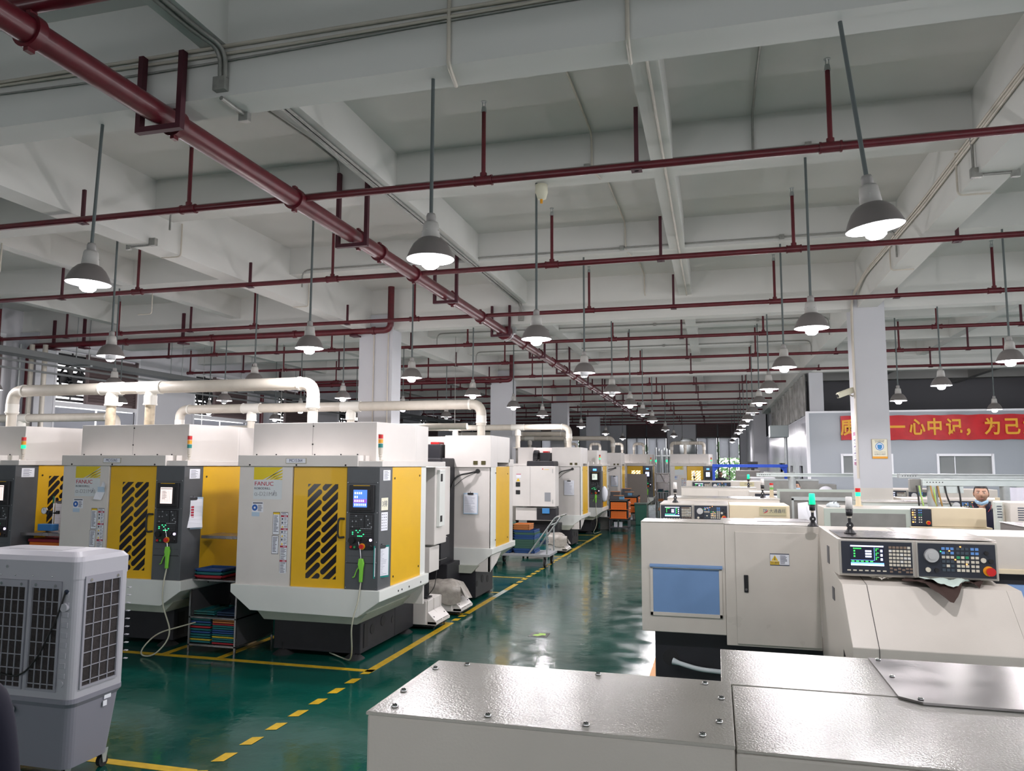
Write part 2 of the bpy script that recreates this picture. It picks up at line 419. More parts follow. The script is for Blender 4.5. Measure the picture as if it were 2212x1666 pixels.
m_.add(pv, [(3*j,3*j+3,3*j+4,3*j+1) for j in range(ny)]+[(3*j+1,3*j+4,3*j+5,3*j+2) for j in range(ny)], True)
tag(obj('plastic_curtain', m_, mat('plastic_film', (.42,.42,.40), .15, noise=.5, nscale=2.5, bump=.6, bscale=3)), 'grey glossy plastic sheeting hung above the partition room side wall', 'curtain')

# floor paint
ymark = mat('yellow_floor_paint', (.62,.40,.02), .3, noise=.3, nscale=12)
omark = mat('orange_floor_tape', (.62,.30,.10), .5)
wmark = mat('worn_white_tape', (.45,.50,.45), .5)
marks = [((-3.505,-3.42),(7.33,9.85),ymark),((-3.505,-3.42),(10.50,11.9),ymark),((-3.505,-3.42),(11.9,12.6),wmark),((-3.505,-3.42),(12.6,13.3),ymark),
  ((-3.505,-3.42),(17.6,19.9),ymark),((-3.505,-3.42),(20.9,23.6),ymark),
  ((-6.9,-3.5),(7.33,7.41),ymark),((-4.3,-3.5),(10.42,10.5),ymark),((-4.6,-3.5),(12.3,12.37),ymark),((-5.2,-3.5),(14.0,14.07),ymark),((-5.2,-3.5),(17.5,17.57),ymark),((-4.6,-3.5),(19.2,19.27),ymark),
  ((-5.3,-5.22),(7.41,9.2),ymark),((-6.0,-5.92),(7.41,9.2),ymark),((-4.45,-3.5),(4.66,4.74),ymark),((-3.9,-3.5),(9.77,9.85),ymark),
  ((-.69,-.62),(7.6,9.6),omark),((-5.2,-3.5),(21.3,21.37),ymark),((-5.2,-3.5),(23.0,23.07),ymark)]
for (xa,xb),(ya,yb),M in marks: struct('floor_marking', MB().box(xa,xb,ya,yb,0,.0025), M)
dash = []
y = 4.55
while y < 7.25: dash.append((y, y+.17)); y += .335
dash += [(9.97,10.12),(10.24,10.38)]
y = 13.42
while y < 17.5: dash.append((y, y+.22)); y += .36
y = 20.0
while y < 20.85: dash.append((y, y+.22)); y += .36
for a, b_ in dash: struct('floor_marking', MB().add([(-3.505,a,.0025),(-3.42,a+.03,.0025),(-3.42,b_+.03,.0025),(-3.505,b_,.0025)], [(0,1,2,3)]), ymark)
sg = MB(); sg.m(black).box(-2.28,-2.05,9.33,9.58,0,.002); 
o = struct('floor_marking', sg)
m_ = MB(); m_.m(mat('arrow_lime', (.35,.6,.1), .5)); m_.add([(-2.24,9.40,.004),(-2.17,9.37,.004),(-2.12,9.44,.004),(-2.08,9.43,.004),(-2.10,9.54,.004),(-2.2,9.55,.004),(-2.17,9.5,.004),(-2.22,9.47,.004)], [tuple(range(8))])
obj('arrow', m_, None, o)
# ================================================================== OVERHEAD SERVICES
# main sprinkler pipe
ZP = 4.6
t = thing('sprinkler_main_pipe', 'thick dark red fire main running the length of the hall under the ceiling', 'pipe', (-3.8, 0, ZP))
obj('pipe', MB().cyl((0,-4.5,0),(0,41.5,0),.082,n=24), redpipe, t)
brY = [3.32+2.96*k for k in range(16)]
for k, y in enumerate([brY[0]]+[v for b_ in brY[1:] for v in (b_-.07,)]+[8.1, 4.55, 7.55, 10.7, 16.6, 19.6]):
    m_ = MB(); m_.cyl((0,y-.03,0),(0,y+.03,0),.104,n=24); m_.box(-.016,.016,y-.025,y+.025,-.125,.125)
    obj('coupling', m_, redpipe, t)
m_ = MB(); m_.cyl((0,13.62,0),(0,13.72,0),.15,n=24); m_.cyl((0,13.78,0),(0,13.86,0),.14,n=24); m_.cyl((0,13.86,0),(0,13.98,0),.11,n=16)
obj('flange', m_, redpipe, t)
m_ = MB(); m_.cyl((0,13.73,0),(0,13.78,0),.155,n=20); m_.box(.1,.2,13.7,13.8,-.03,.12)
obj('valve_body', m_, galv, t, label='grey metal valve body')
# U hangers of the main pipe
hl = ['nearest to the camera','second from the camera','third from the camera','beside the grey valve','fifth from the camera','sixth from the camera']
for k in range(13):
    y = 4.40+3.0*k
    t = thing('pipe_hanger', 'dark red U-shaped hanger holding the fire main, '+(hl[k] if k < 6 else ORD[k]+' from the camera'), 'hanger', (-3.8,y,ZP), group='hangers of the fire main')
    zt = .45 if k % 3 == 0 else .72
    obj('arm', MB().box(-.19,-.15,-.03,.02,-.13,zt), darkred, t); obj('arm', MB().box(.15,.19,-.03,.02,-.13,zt), darkred, t)
    obj('cross_bar', MB().box(-.15,.15,-.03,.02,-.13,-.09), darkred, t)
# sprinkler branch lines with upright heads
headX = [-14.2,-11.25,-8.22,-5.03,-1.95,.945,3.95,6.95,9.9]
for k, y in enumerate(brY):
    xa = -14.2 if k > 1 else -12; xb = 12.5 if y < 22 else 2.1
    r = .034 if k else .05
    zb = ZP+.03 if k else ZP+.17
    t = thing('sprinkler_branch_pipe', 'thin dark red sprinkler pipe crossing the hall, '+ORD[k]+' from the camera', 'pipe', (0,y,zb), group='sprinkler branch pipes')
    obj('pipe', MB().cyl((xa,0,0),(xb,0,0),r,n=12), redpipe, t)
    if k == 0: continue
    for j, x in enumerate(headX):
        if x > xb: continue
        if y > 30 and j % 2: continue
        m_ = MB(); m_.cyl((x,0,0),(x,0,.66),.02,n=8); m_.cyl((x-.07,0,0),(x+.07,0,0),.043,n=12); m_.cyl((x-.085,0,0),(x-.07,0,0),.048,n=12); m_.cyl((x+.07,0,0),(x+.085,0,0),.048,n=12); m_.cyl((x,0,.03),(x,0,.07),.032,n=10)
        if y < 30:
            ri = obj('riser', m_, redpipe, t)
            m_ = MB(); m_.cyl((x,0,.64),(x,0,.69),.027,.02,n=8); m_.cyl((x-.012,0,.69),(x-.012,0,.735),.004,n=5); m_.cyl((x+.012,0,.69),(x+.012,0,.735),.004,n=5); m_.cyl((x,0,.735),(x,0,.74),.028,n=10)
            obj('sprinkler_head', m_, galv, ri)
        else: obj('riser', m_, redpipe, t)
    for x, zt in ((-.59,.52),(-6.32,.32),(2.66,.16),(-9.6,.48),(5.3,.48),(-12.5,.48)):
        if x > xb: continue
        m_ = MB(); m_.box(x-.018,x+.018,-.012,.012,-.045,zt); m_.box(x-.045,x+.045,-.045,.045,-.045,-.035)
        obj('hanger', m_, darkred, t)
# cross main feeding the left side
t = thing('sprinkler_cross_main', 'dark red fire pipe along the second big ceiling beam, turning up beside the left column', 'pipe', (0,13.25,4.66))
obj('pipe', MB().tube(fillet([(-14.55,0,-4.5),(-14.55,0,0),(-5.95,0,0),(-5.95,0,.95)], .14), .062, 16), redpipe, t)
for x in (-12.0,-9.9,-8.0,-6.3): obj('coupling', MB().cyl((x-.03,0,0),(x+.03,0,0),.078,n=16), redpipe, t)
for x in (-13.9,-13.1,-10.6,-6.7):
    m_ = MB(); m_.box(x-.03,x+.03,-.02,.02,-.07,.55); m_.box(x-.08,x+.08,-.06,.12,-.10,-.07); obj('hanger', m_, darkred, t)
t2 = dup(t, 'dark red fire pipe running left beside the far column, beyond the second cross main', loc=(0,22.2,4.66))

# conduits and cables
def conduit(label, pts, r=.014, M=None, fr=.12, boxes=(), name='conduit', n=8):
    t = thing(name, label, 'conduit')
    obj('tube', MB().tube(fillet(pts, fr), r, n), M or conduitm, t)
    for (x,y,z,s) in boxes: obj('junction_box', MB().box(x-s,x+s,y-s*.6,y+s*.6,z-s,z+s), M or conduitm, t, .004)
    return t
g = 'cables on the near ceiling beam'
for k, (z, dy, r, w) in enumerate(((5.07,.02,.014,.0),(5.03,.02,.012,.02),(4.985,.016,.008,.03))):
    pts = [(x, 4.45-dy, z+w*math.sin(x*.9+k)+.002*x) for x in [-6.5+.5*i for i in range(22)]]
    t = thing('cable', ['cream conduit along the near ceiling beam, topmost of the bundle','cream conduit along the near ceiling beam, middle of the bundle','thin grey cable sagging lowest of the bundle on the near ceiling beam'][k], 'cable', group=g)
    obj('tube', MB().tube(pts, r, 6), pvcw if k < 2 else conduitm, t)
conduit('grey conduit curving down the near beam into a white box', [(-3.40,1.5,5.06),(-3.40,4.20,5.06),(-3.33,4.41,5.03),(-3.33,4.42,4.82)], .018, boxes=((-3.33,4.43,4.78,.05),))
conduit('second grey conduit curving down the near beam, right of its twin', [(-3.35,1.5,5.06),(-3.35,4.20,5.06),(-3.29,4.41,5.03),(-3.29,4.42,4.82)], .016)
conduit('short grey conduit under the near beam ending in a square box', [(-3.33,4.44,4.685),(-3.33,4.70,4.685)], .016, boxes=((-3.33,4.72,4.675,.04),))
for k, dx in enumerate((0,.045)):
    conduit(['grey conduit under the left secondary beam, left of the pair','grey conduit under the left secondary beam, right of the pair'][k], [(-3.44+dx,4.75,ZB-.014),(-3.44+dx,13.2,ZB-.014),(-3.44+dx,13.40,ZB-.02),(-3.44+dx,13.42,4.82)], .015, boxes=((-3.42,13.43,4.8,.05),) if k else ())
for k, y in enumerate((7.43,10.43,16.43,19.43)):
    conduit('grey conduit low on the secondary ceiling beam, '+ORD[k]+' such beam from the camera', [(-6.2,y,4.86),(-6.2,y,5.13),(2.0,y,5.13),(2.3,y-.0,5.13),(2.3,y,4.76)], .012, fr=.18, boxes=((-1.2,y-.01,5.13,.03),(.92,y-.01,5.13,.03)))
conduit('grey conduit turning under the right longitudinal beam with a small box at its end', [(2.33,7.4,4.69),(2.60,7.4,4.69)], .013, boxes=((2.31,7.4,4.71,.045),(2.62,7.4,4.68,.035)))
conduit('grey conduit turning under the left longitudinal beam with a small box at its end', [(-6.75,7.4,4.685),(-6.42,7.4,4.685)], .013, boxes=((-6.40,7.4,4.72,.045),(-6.74,7.4,4.68,.03)))
for k, (x, y0) in enumerate(((-1.15,4.8),(-1.15,7.8),(-1.15,10.8))):
    conduit('white surface conduit on the ceiling slab dropping down a beam, '+ORD[k]+' from the camera', [(x-.03,y0,5.485),(x,y0+2.62,5.485),(x,y0+2.63,5.1),(x+.06,y0+2.8,5.06)], .011, pvcw)
conduit('white conduit along the underside of the middle secondary beam', [(-.42,4.75,ZB-.012),(-.42,13.40,ZB-.012)], .012, pvcw)
conduit('white conduit crossing the near beam above the middle pendant lamp', [(-1.62,2.6,5.485),(-1.62,4.43,5.485),(-1.62,4.43,4.69),(-1.66,4.70,4.685)], .014, pvcw, .05)
conduit('white conduit crossing the near beam right of the middle pendant lamp', [(-.46,2.6,5.485),(-.46,4.43,5.485),(-.46,4.43,4.69),(-.47,4.70,4.685)], .014, pvcw, .05)
for k, (x, y, s) in enumerate(((-6.41,7.9,-1),(-9.38,10.9,-1),(-6.41,11.0,-1),(2.3,7.9,1),(2.3,10.8,1),(-9.38,8.0,-1))):
    conduit(['white hook-shaped conduit end on the left main beam above the cream duct','white hook-shaped conduit end by the unlit lamp','white hook-shaped conduit end on the left main beam near the second cross pipe','white hook-shaped conduit end under the right beam beside the biggest lamp','white hook-shaped conduit end under the right beam beyond the biggest lamp','white hook-shaped conduit end far left above the cream duct'][k], [(x,y,5.1),(x,y,4.68),(x+s*.28,y,4.68)], .010, pvcw, .05)
for k, dz in enumerate((0,.03,.055)):
    pts = [(2.30,4.7,5.10-dz),(2.30,9.0,5.05-dz*1.4),(2.29,12.4,5.08-dz),(2.24,13.35,4.9-dz),(2.235,13.39,4.4),(2.235,13.39,1.9)]
    conduit('cream cable pipe along the right beam and down the right column, '+['outer','middle','inner'][k]+' of three', [(p[0]-.0,p[1]+k*.05,p[2]) for p in pts], .013, pvcw, .25)
conduit('thin cream conduit down the corner of the left column', [(-6.35,13.38,4.6),(-6.35,13.38,2.9)], .012, pvcw)
conduit('thin grey conduit down the right corner of the left column', [(-6.05,13.38,4.7),(-6.05,13.38,2.6)], .012, pvcw)
# smoke detectors
for k, (x, y, pts) in enumerate(((-4.15,5.55,[(-4.12,5.6,5.47),(-4.0,6.9,5.47),(-4.0,7.42,5.47),(-4.0,7.42,5.15)]),(.45,5.45,[(.43,5.55,5.47),(.42,6.6,5.47),(.42,7.42,5.47),(.42,7.42,5.13)]))):
    t = thing('smoke_detector', ['white round smoke detector on the slab left of the middle lamp','white round smoke detector on the slab left of the biggest lamp'][k], 'smoke detector', (x,y,5.5))
    obj('base', MB().box(-.05,.05,-.03,.03,-.03,0), galv, t)
    m_ = MB(); m_.lathe([(0,-.085),(.035,-.085),(.05,-.07),(.058,-.045),(.058,-.03),(0,-.03)], n=20); obj('body', m_, pvcw, t)
    m_ = MB()
    for j in range(8):
        a = j*.785; m_.box(.05*math.cos(a)-.006,.05*math.cos(a)+.006,.05*math.sin(a)-.006,.05*math.sin(a)+.006,-.068,-.055)
    obj('vent_slot', m_, black, t)
    conduit(['grey conduit from the left smoke detector down the secondary beam','grey conduit from the right smoke detector down the secondary beam'][k], pts, .012)
t = thing('alarm_box', 'small yellowed alarm fixture wrapped in plastic under the secondary beam', 'alarm', (-1.72,7.62,5.06))
obj('body', MB().lathe([(0,-.16),(.05,-.15),(.07,-.08),(.065,0),(0,0)], n=14), creampaper, t); obj('tip', MB().cyl((0,0,-.2),(0,0,-.15),.015,n=8), yelp, t)
# cable tray along the left wall
t = thing('cable_tray', 'long grey steel cable tray hung along the left wall', 'cable tray', (-13.3,0,4.28))
m_ = MB(); m_.box(-.2,-.19,2,48,-.05,.06); m_.box(.19,.2,2,48,-.05,.06); m_.box(-.2,.2,2,48,-.055,-.05); obj('tray', m_, mat('tray_dark_steel', (.13,.14,.14), .5, metal=.3), t)
for y in range(4, 48, 3):
    m_ = MB(); m_.cyl((-.17,y+.45,-.06),(-.17,y+.45,1.2),.012,n=6); m_.cyl((.17,y+.45,-.06),(.17,y+.45,1.2),.012,n=6); m_.box(-.25,.25,y+.42,y+.48,-.09,-.06)
    obj('hanger', m_, galv, t)
obj('rail', MB().box(-.32,-.28,2,48,-.30,-.26), mat('tray_dark_steel', (.13,.14,.14), .5, metal=.3), t); obj('rail', MB().box(.24,.28,2,48,-.22,-.18), mat('tray_dark_steel', (.13,.14,.14), .5, metal=.3), t)
for k, (x, y) in enumerate(((-14.4,12.9),(-14.2,13.0),(-13.95,13.1))):
    conduit(['thin grey pipe rising beside the left wall riser','cream pipe rising along the left wall column','second cream pipe rising along the left wall column'][k], [(x,y,.0),(x,y,4.65)], .05 if k else .025, pvcw if k else galv)

# pendant lamps
def make_lamp(label, loc):
    t = thing('pendant_lamp', label, 'lamp', loc, group='pendant factory lamps')
    obj('rod', MB().cyl((0,0,.30),(0,0,1.75),.0125,n=10), mat('rod_grey', (.11,.13,.13), .5, metal=.3), t)
    m_ = MB(); m_.lathe([(0,.31),(.026,.31),(.032,.295),(.032,.25),(0,.25)], n=16); obj('top_nut', m_, capgrey, t)
    m_ = MB(); m_.lathe([(0,.25),(.045,.25),(.052,.235),(.062,.135),(0,.135)], n=18)
    for a in (.4,1.4,2.6,4.2): m_.ball((.057*math.cos(a),.057*math.sin(a),.19), .005, 6, 4)
    obj('housing', m_, mat('lamp_housing', (.42,.41,.39), .5), t)
    prof = [(.055,.145),(.085,.130),(.115,.098),(.138,.055),(.155,.012),(.158,0)]
    m_ = MB(); m_.m(shadem).lathe(prof, n=32); m_.m(shadein).lathe([(r-.004, z-.002) for r, z in prof], n=32); m_.lathe([(.158,0),(.154,-.002)], n=32)
    obj('shade', m_, None, t)
    m_ = MB(); m_.lathe([(0,.10),(.045,.09),(.058,.06),(.06,-.02),(.055,-.045),(.035,-.062),(0,-.068)], n=20); obj('bulb', m_, bulb, t)
    return t
def _far_ok(i, j): return True if j < 6 else (i == 5 and j in (6,7,8,9,11,13)) or (i == 4 and j in (6,8,10,13)) or (i == 3 and j in (7,9,11))
lampX = [-12.4,-9.8,-7.1,-4.4,-1.77,.91,3.56,6.2]
cn = ['row hugging the left wall','second row from the left wall','third row from the left wall','row just left of the fire main','row over the green aisle','row over the lathes','row right of the right columns','rightmost row']
unlit = {(0,0),(2,1),(4,2),(4,3),(3,5),(2,5),(4,5),(5,5),(1,3),(0,2),(4,8),(1,6)}
proto = None
for j in range(15):
    y = 4.6+3.0*j
    for i, x in enumerate(lampX):
        if i >= 6 and y > 21: continue
        if i <= 1 and y > 24: continue
        if (i in (0,1,2) and j == 0) or not _far_ok(i,j): continue
        if y > 36 and i in (2,): continue
        off = (i,j) in unlit
        px = [(-.13,-.02),(-.0,0)][0] if False else None
        lab = ('unlit' if off else 'lit')+' dome lamp, '+ORD[j]+' from the camera, '+cn[i]
        loc = (x + (.0 if j else (-.02 if i == 4 else 0)) + (-.14 if (i == 3 and j == 0) else 0), y, 3.40 if j else 3.45)
        zt = (ZM if j % 3 == 0 else ZB)-loc[2]
        if proto is None:
            proto = make_lamp(lab, loc); t = proto
        else: t = dup(proto, lab, loc, rz=random.uniform(0,6))
        for ch in t.children:
            if ch.name.startswith('rod'): ch.location.z = 0; ch.scale.z = zt/1.75 if zt > 1.3 else zt/1.75
            if off and ch.name.startswith('bulb'):
                me = ch.data.copy(); me.materials.clear(); me.materials.append(bulboff); ch.data = me
        # slight lean of the shades, as installed
        if (i,j) == (5,0): t.rotation_euler = (0, math.radians(-7), .3)
        elif (i,j) == (3,0): t.rotation_euler = (0, math.radians(1.5), .3)
        if not off:
            L = bpy.data.lights.new('lamp_light', 'SPOT'); L.energy = LAMP_W*.42; L.spot_size = math.radians(165); L.spot_blend = .2; L.shadow_soft_size = .04; L.color = (1,.95,.98)
            lo = bpy.data.objects.new('lamp_light', L); C.objects.link(lo); lo.parent = t; lo.location = (0,0,-.088)
            L = bpy.data.lights.new('lamp_light', 'POINT'); L.energy = LAMP_W*.23; L.shadow_soft_size = .03; L.color = (1,.95,.98)
            lo = bpy.data.objects.new('lamp_light', L); C.objects.link(lo); lo.parent = t; lo.location = (0,0,-.088)
# ================================================================== DRILLING MACHINES
def clip_rect(poly, x0, x1, y0, y1):
    def cl(P, ins, inter):
        out = []
        for i in range(len(P)):
            a, b = P[i-1], P[i]
            if ins(b):
                if not ins(a): out.append(inter(a, b))
                out.append(b)
            elif ins(a): out.append(inter(a, b))
        return out
    def ix(c): return lambda a, b: (c, a[1]+(b[1]-a[1])*(c-a[0])/(b[0]-a[0]))
    def iy(c): return lambda a, b: (a[0]+(b[0]-a[0])*(c-a[1])/(b[1]-a[1]), c)
    for ins, inter in ((lambda p: p[0] >= x0, ix(x0)), (lambda p: p[0] <= x1, ix(x1)), (lambda p: p[1] >= y0, iy(y0)), (lambda p: p[1] <= y1, iy(y1))):
        poly = cl(poly, ins, inter)
        if len(poly) < 3: return []
    return poly
def slot_polys(w, h):
    out = []; r = .0285; cth = math.cos(math.radians(43)); sth = math.sin(math.radians(43)); pitch = h/9.05
    for k in range(-2, 13):
        for side in (0, 1):
            cx = .140 if side == 0 else .200
            cz = h - (.085+pitch*(k-.0)) + (0 if side == 0 else pitch*.5-.012)
            L = .5; d = -1 if side == 0 else 1
            ex, ez = cx+d*L*cth, cz+d*L*sth
            P = []; a0 = math.atan2(-d*sth, -d*cth)
            for q in range(9):
                a = a0-math.pi/2+math.pi*q/8; P.append((cx+r*math.cos(a), cz+r*math.sin(a)))
            a = a0+math.pi/2; P.append((ex+r*math.cos(a), ez+r*math.sin(a))); a = a0-math.pi/2; P.append((ex+r*math.cos(a), ez+r*math.sin(a)))
            P = clip_rect(P, 0, w, 0, h)
            if P: out.append(P)
    return out
slotlit = mat('window_lit_inside', (.9,.75,.45), .3, emit=(1.,.78,.35), es=1.3)
screens = {'menu': mat('screen_blue', (.02,.06,.3), .3, emit=(.08,.22,.85), es=.9), 'white': mat('screen_white', (.6,.5,.5), .3, emit=(.85,.72,.68), es=.75),
 'lilac': mat('screen_lilac', (.5,.55,.8), .3, emit=(.62,.68,1.), es=.95), 'grey': mat('screen_grey', (.5,.55,.5), .3, emit=(.6,.68,.6), es=.7), 'dark': mat('screen_dark', (.01,.01,.015), .2)}
def lines(mb, x0, x1, z0, z1, y, n, rnd, M=ink, t=.45, ax='y'):
    mb.m(M); h = (z1-z0)/n
    for i in range(n):
        z = z1-(i+.5)*h; xe = x0+(x1-x0)*rnd.uniform(.55, 1.0); hh = h*t/2
        if ax == 'y': mb.add([(x0,y,z-hh),(xe,y,z-hh),(xe,y,z+hh),(x0,y,z+hh)], [(0,1,2,3)])
        else: mb.add([(y,x0,z-hh),(y,xe,z-hh),(y,xe,z+hh),(y,x0,z+hh)], [(0,1,2,3)])
def quad(mb, x0, x1, z0, z1, y, ax='y'):
    if ax == 'y': mb.add([(x0,y,z0),(x1,y,z0),(x1,y,z1),(x0,y,z1)], [(0,1,2,3)])
    else: mb.add([(y,x0,z0),(y,x1,z0),(y,x1,z1),(y,x0,z1)], [(0,1,2,3)])

def make_mill(label, X, Y, rz=0, number=None, screen='menu', lit=False, side_window=False, stack='off', full=True, order=None):
    t = thing('milling_machine', label, 'machine', (X,Y,0), rz, 'white and yellow drilling machines')
    F = -.0
    # cast base and feet
    m_ = MB(); m_.box(.24,1.30,.42,1.34,.05,.50); m_.box(.50,1.30,1.34,1.93,.05,.62)
    bs = obj('base', m_, casting, t, .01)
    m_ = MB()
    for (y, z, r) in ((.72,.26,.055),(1.0,.30,.06),(1.28,.26,.045),(1.6,.34,.05),(1.85,.30,.05)):
        xh = 1.30 if y < 1.34 else 1.10
        obj('casting_hole', MB().cyl((xh-.004,y,z),(xh+.004,y,z),r,n=18), rubber, bs)
        xl = .24 if y < 1.34 else .50
        obj('casting_hole', MB().cyl((xl-.004,y,z),(xl+.004,y,z),r,n=18), rubber, bs)
    obj('casting_hole', MB().box(1.302,1.307,.50,.60,.10,.36), rubber, bs)
    for (x, y) in ((.36,.44),(1.22,.44),(.60,1.8),(1.22,1.8)):
        m_ = MB(); m_.cyl((x,y,0),(x,y,.05),.12,.05,n=14); m_.cyl((x,y,.05),(x,y,.13),.025,n=8); obj('foot', m_, rubber, t)
    # catch tray (hexagonal white skirt)
    hexp = [(-.03,.81),(-.03,.725),(.22,.545),(1.47,.53),(1.72,.70),(1.72,.81)]
    obj('skirt', MB().prism(hexp, 'y', -.03, 1.36), white2, t, .006)
    obj('drip_pan', MB().prism([(.30,.43),(1.40,.43),(1.52,.55),(.18,.55)], 'y', .12, 1.4), belly, t)
    # enclosure
    m_ = MB(); m_.m(white).box(.01,.66,-.0,.06,.80,2.075); m_.box(.01,.06,.06,.26,.80,2.075); m_.box(.01,1.67,1.30,1.34,.45,2.075); m_.box(.01,1.67,.4,1.3,2.03,2.075)
    m_.m(white2).box(.005,.03,1.05,1.34,.80,2.075); m_.box(1.65,1.675,1.16,1.34,.80,2.075)
    # sloping side flank towards the back
    m_.m(white); m_.prism([(1.34,.45),(1.34,.80),(.5,.80),(1.0,.55)], 'x', .01, .05)
    obj('enclosure', m_, None, t, .004)
    obj('side_panel', MB().box(0,.03,.26,1.05,.81,2.07), yellow, t, .003)
    sp = obj('side_panel', MB().box(1.655,1.685,.32,1.16,.81,2.07), yellow, t, .003)
    if full:
        m_ = MB()
        for (y, z) in ((.38,1.95),(1.10,1.97),(.38,.90),(1.10,.92)): m_.cyl((1.684,y,z),(1.690,y,z),.012,n=8); m_.cyl((-.005,y,z),(.0,y,z),.012,n=8)
        for (x, z) in ((.15,2.09),(.72,2.09),(1.3,2.09)): m_.cyl((x,-.03,z),(x,-.022,z),.010,n=8)
        for y in (.45,.55,.75,1.1): m_.cyl((1.719,y,.74),(1.724,y,.74),.011,n=8)
        obj('bolt', m_, black, t)
    if side_window:
        m_ = MB()
        for P in slot_polys(.36,.99): m_.add([(1.687,.48+p[0],.95+p[1]) for p in P], [tuple(range(len(P)))])
        obj('slotted_window', m_, glassd, sp)
    # door
    d = obj('door', MB().box(.67,1.30,.015,.05,.80,2.07), yellow, t, .004)
    m_ = MB(); 
    for P in slot_polys(.355,.99): m_.add([(.845+p[0],.0135,.90+p[1]) for p in P], [tuple(range(len(P)))])
    obj('slotted_window', m_, slotlit if lit else glassd, d)
    obj('door_handle', MB().tube(fillet([(1.285,.01,1.53),(1.245,-.03,1.535),(1.235,-.035,1.5),(1.235,-.035,1.37),(1.245,-.03,1.335),(1.285,.01,1.34)], .03), .011, 8), black, d)
    # control tower
    c = obj('control_tower', MB().box(1.31,1.685,-.005,.32,.80,2.075), dgrey, t, .005)
    m_ = MB(); m_.m(rubber); quad(m_, 1.325,1.66,1.075,1.083,-.0065); quad(m_, 1.325,1.66,1.90,1.903,-.0065); quad(m_, 1.34,1.65,1.15,1.152,-.0065); 
    for z in (1.91,1.6,1.3,1.09,.83):
        m_.m(chrome)
        for x in (1.325,1.665): m_.cyl((x,-.008,z),(x,-.005,z),.005,n=6)
    obj('panel_seam', m_, None, c)
    su = obj('screen_unit', MB().box(1.355,1.635,-.035,-.005,1.60,1.885), black, t, .006)
    obj('screen', MB().box(1.405,1.56,-.038,-.034,1.655,1.835), screens[screen], su)
    if screen == 'menu':
        m_ = MB()
        rows = [(1.80,[0,1,2,3],(.15,.4,1)),(1.76,[0,1],(.1,.5,1)),(1.72,[0,1,2,3,4],(.6,.2,.9)),(1.68,[0,1,2,3,4,5],(.8,.8,1))]
        for z, cols, _ in rows:
            for q in cols: m_.m(mat('icon_white', (.8,.8,.9), .4, emit=(.8,.85,1.), es=1.0)); quad(m_, 1.418+q*.0235,1.432+q*.0235,z-.010,z+.012,-.0385)
        m_.m(mat('screen_purple', (.2,.05,.3), .4, emit=(.30,.12,.55), es=.7)); quad(m_, 1.407,1.558,1.70,1.74,-.0382)
        obj('icons', m_, None, su)
    elif screen != 'dark':
        m_ = MB(); rr = random.Random(3); m_.m(mat('screen_text', (.2,.15,.15), .5))
        for q in range(6): quad(m_, 1.415+q*.023,1.417+q*.023,1.67,1.80,-.0385)
        quad(m_, 1.41,1.555,1.815,1.822,-.0385); lines(m_, 1.43,1.50,1.70,1.80,-.0385,6,rr,mat('screen_text', (.2,.15,.15), .5),.3)
        obj('display_rows', m_, None, su)
    m_ = MB(); m_.m(yellow); quad(m_, 1.40,1.59,1.876,1.882,-.0358)
    m_.m(mat('key_black', (.004,.004,.004), .4))
    for q in range(14): m_.box(1.385+q*.0165,1.396+q*.0165,-.039,-.034,1.618,1.629)
    for q in range(12): m_.box(1.585,1.597,-.039,-.034,1.66+q*.015,1.67+q*.015)
    obj('soft_keys', m_, None, su)
    kb = obj('keyboard', MB().box(1.36,1.63,-.022,-.005,1.22,1.585), black, t, .004)
    m_ = MB(); rr = random.Random(5)
    keyg = mat('key_grey', (.06,.065,.07), .45); keyw = mat('key_white', (.4,.42,.45), .5)
    for r_ in range(7):
        for q in range(13):
            if q == 8: continue
            m_.m(keyg if rr.random() < .93 else keyw); x = 1.37+q*.0195; z = 1.565-r_*.0185; m_.box(x,x+.012,-.026,-.021,z-.006,z+.006)
    for q in range(7): m_.m(keyw); m_.box(1.49+q*.0185,1.50+q*.0185,-.026,-.021,1.432,1.440)
    for r_ in range(4):
        for q in range(12):
            m_.m(keyg if rr.random() < .85 else greenled); x = 1.372+q*.0205; z = 1.415-r_*.019; m_.box(x,x+.013,-.025,-.021,z-.0045,z+.0045)
    obj('keys', m_, None, kb)
    m_ = MB(); m_.m(rubber).cyl((1.395,-.022,1.315),(1.395,-.05,1.315),.034,n=20); m_.cyl((1.48,-.022,1.32),(1.48,-.045,1.32),.018,n=14); m_.cyl((1.548,-.022,1.32),(1.548,-.045,1.32),.018,n=14); m_.cyl((1.605,-.022,1.255),(1.605,-.045,1.255),.016,n=14)
    obj('dial', m_, None, kb)
    m_ = MB(); m_.m(yelp).cyl((1.512,-.022,1.253),(1.512,-.030,1.253),.033,n=20); m_.m(redp).cyl((1.512,-.03,1.253),(1.512,-.055,1.253),.021,.024,n=16)
    obj('emergency_stop', m_, None, kb)
    m_ = MB(); m_.m(redp).cyl((1.385,-.022,1.245),(1.385,-.032,1.245),.013,n=12); m_.m(greenp).cyl((1.427,-.022,1.245),(1.427,-.032,1.245),.013,n=12); m_.m(whiteled).cyl((1.605,-.022,1.32),(1.605,-.03,1.32),.014,n=12)
    obj('push_button', m_, None, kb)
    # header, ledge, hood
    hd = obj('header', MB().box(0,1.44,-.025,.30,2.075,2.195), white, t, .004)
    obj('ledge', MB().prism([(1.44,-.0),(1.70,.02),(1.70,1.95),(1.30,1.95),(1.30,.30),(1.44,.30)], 'z', 2.075, 2.135), white, t, .004)
    m_ = MB(); m_.m(white).prism([(0,.25),(1.52,.25),(1.68,.96),(1.68,1.0),(0,1.0)], 'z', 2.135, 2.56)
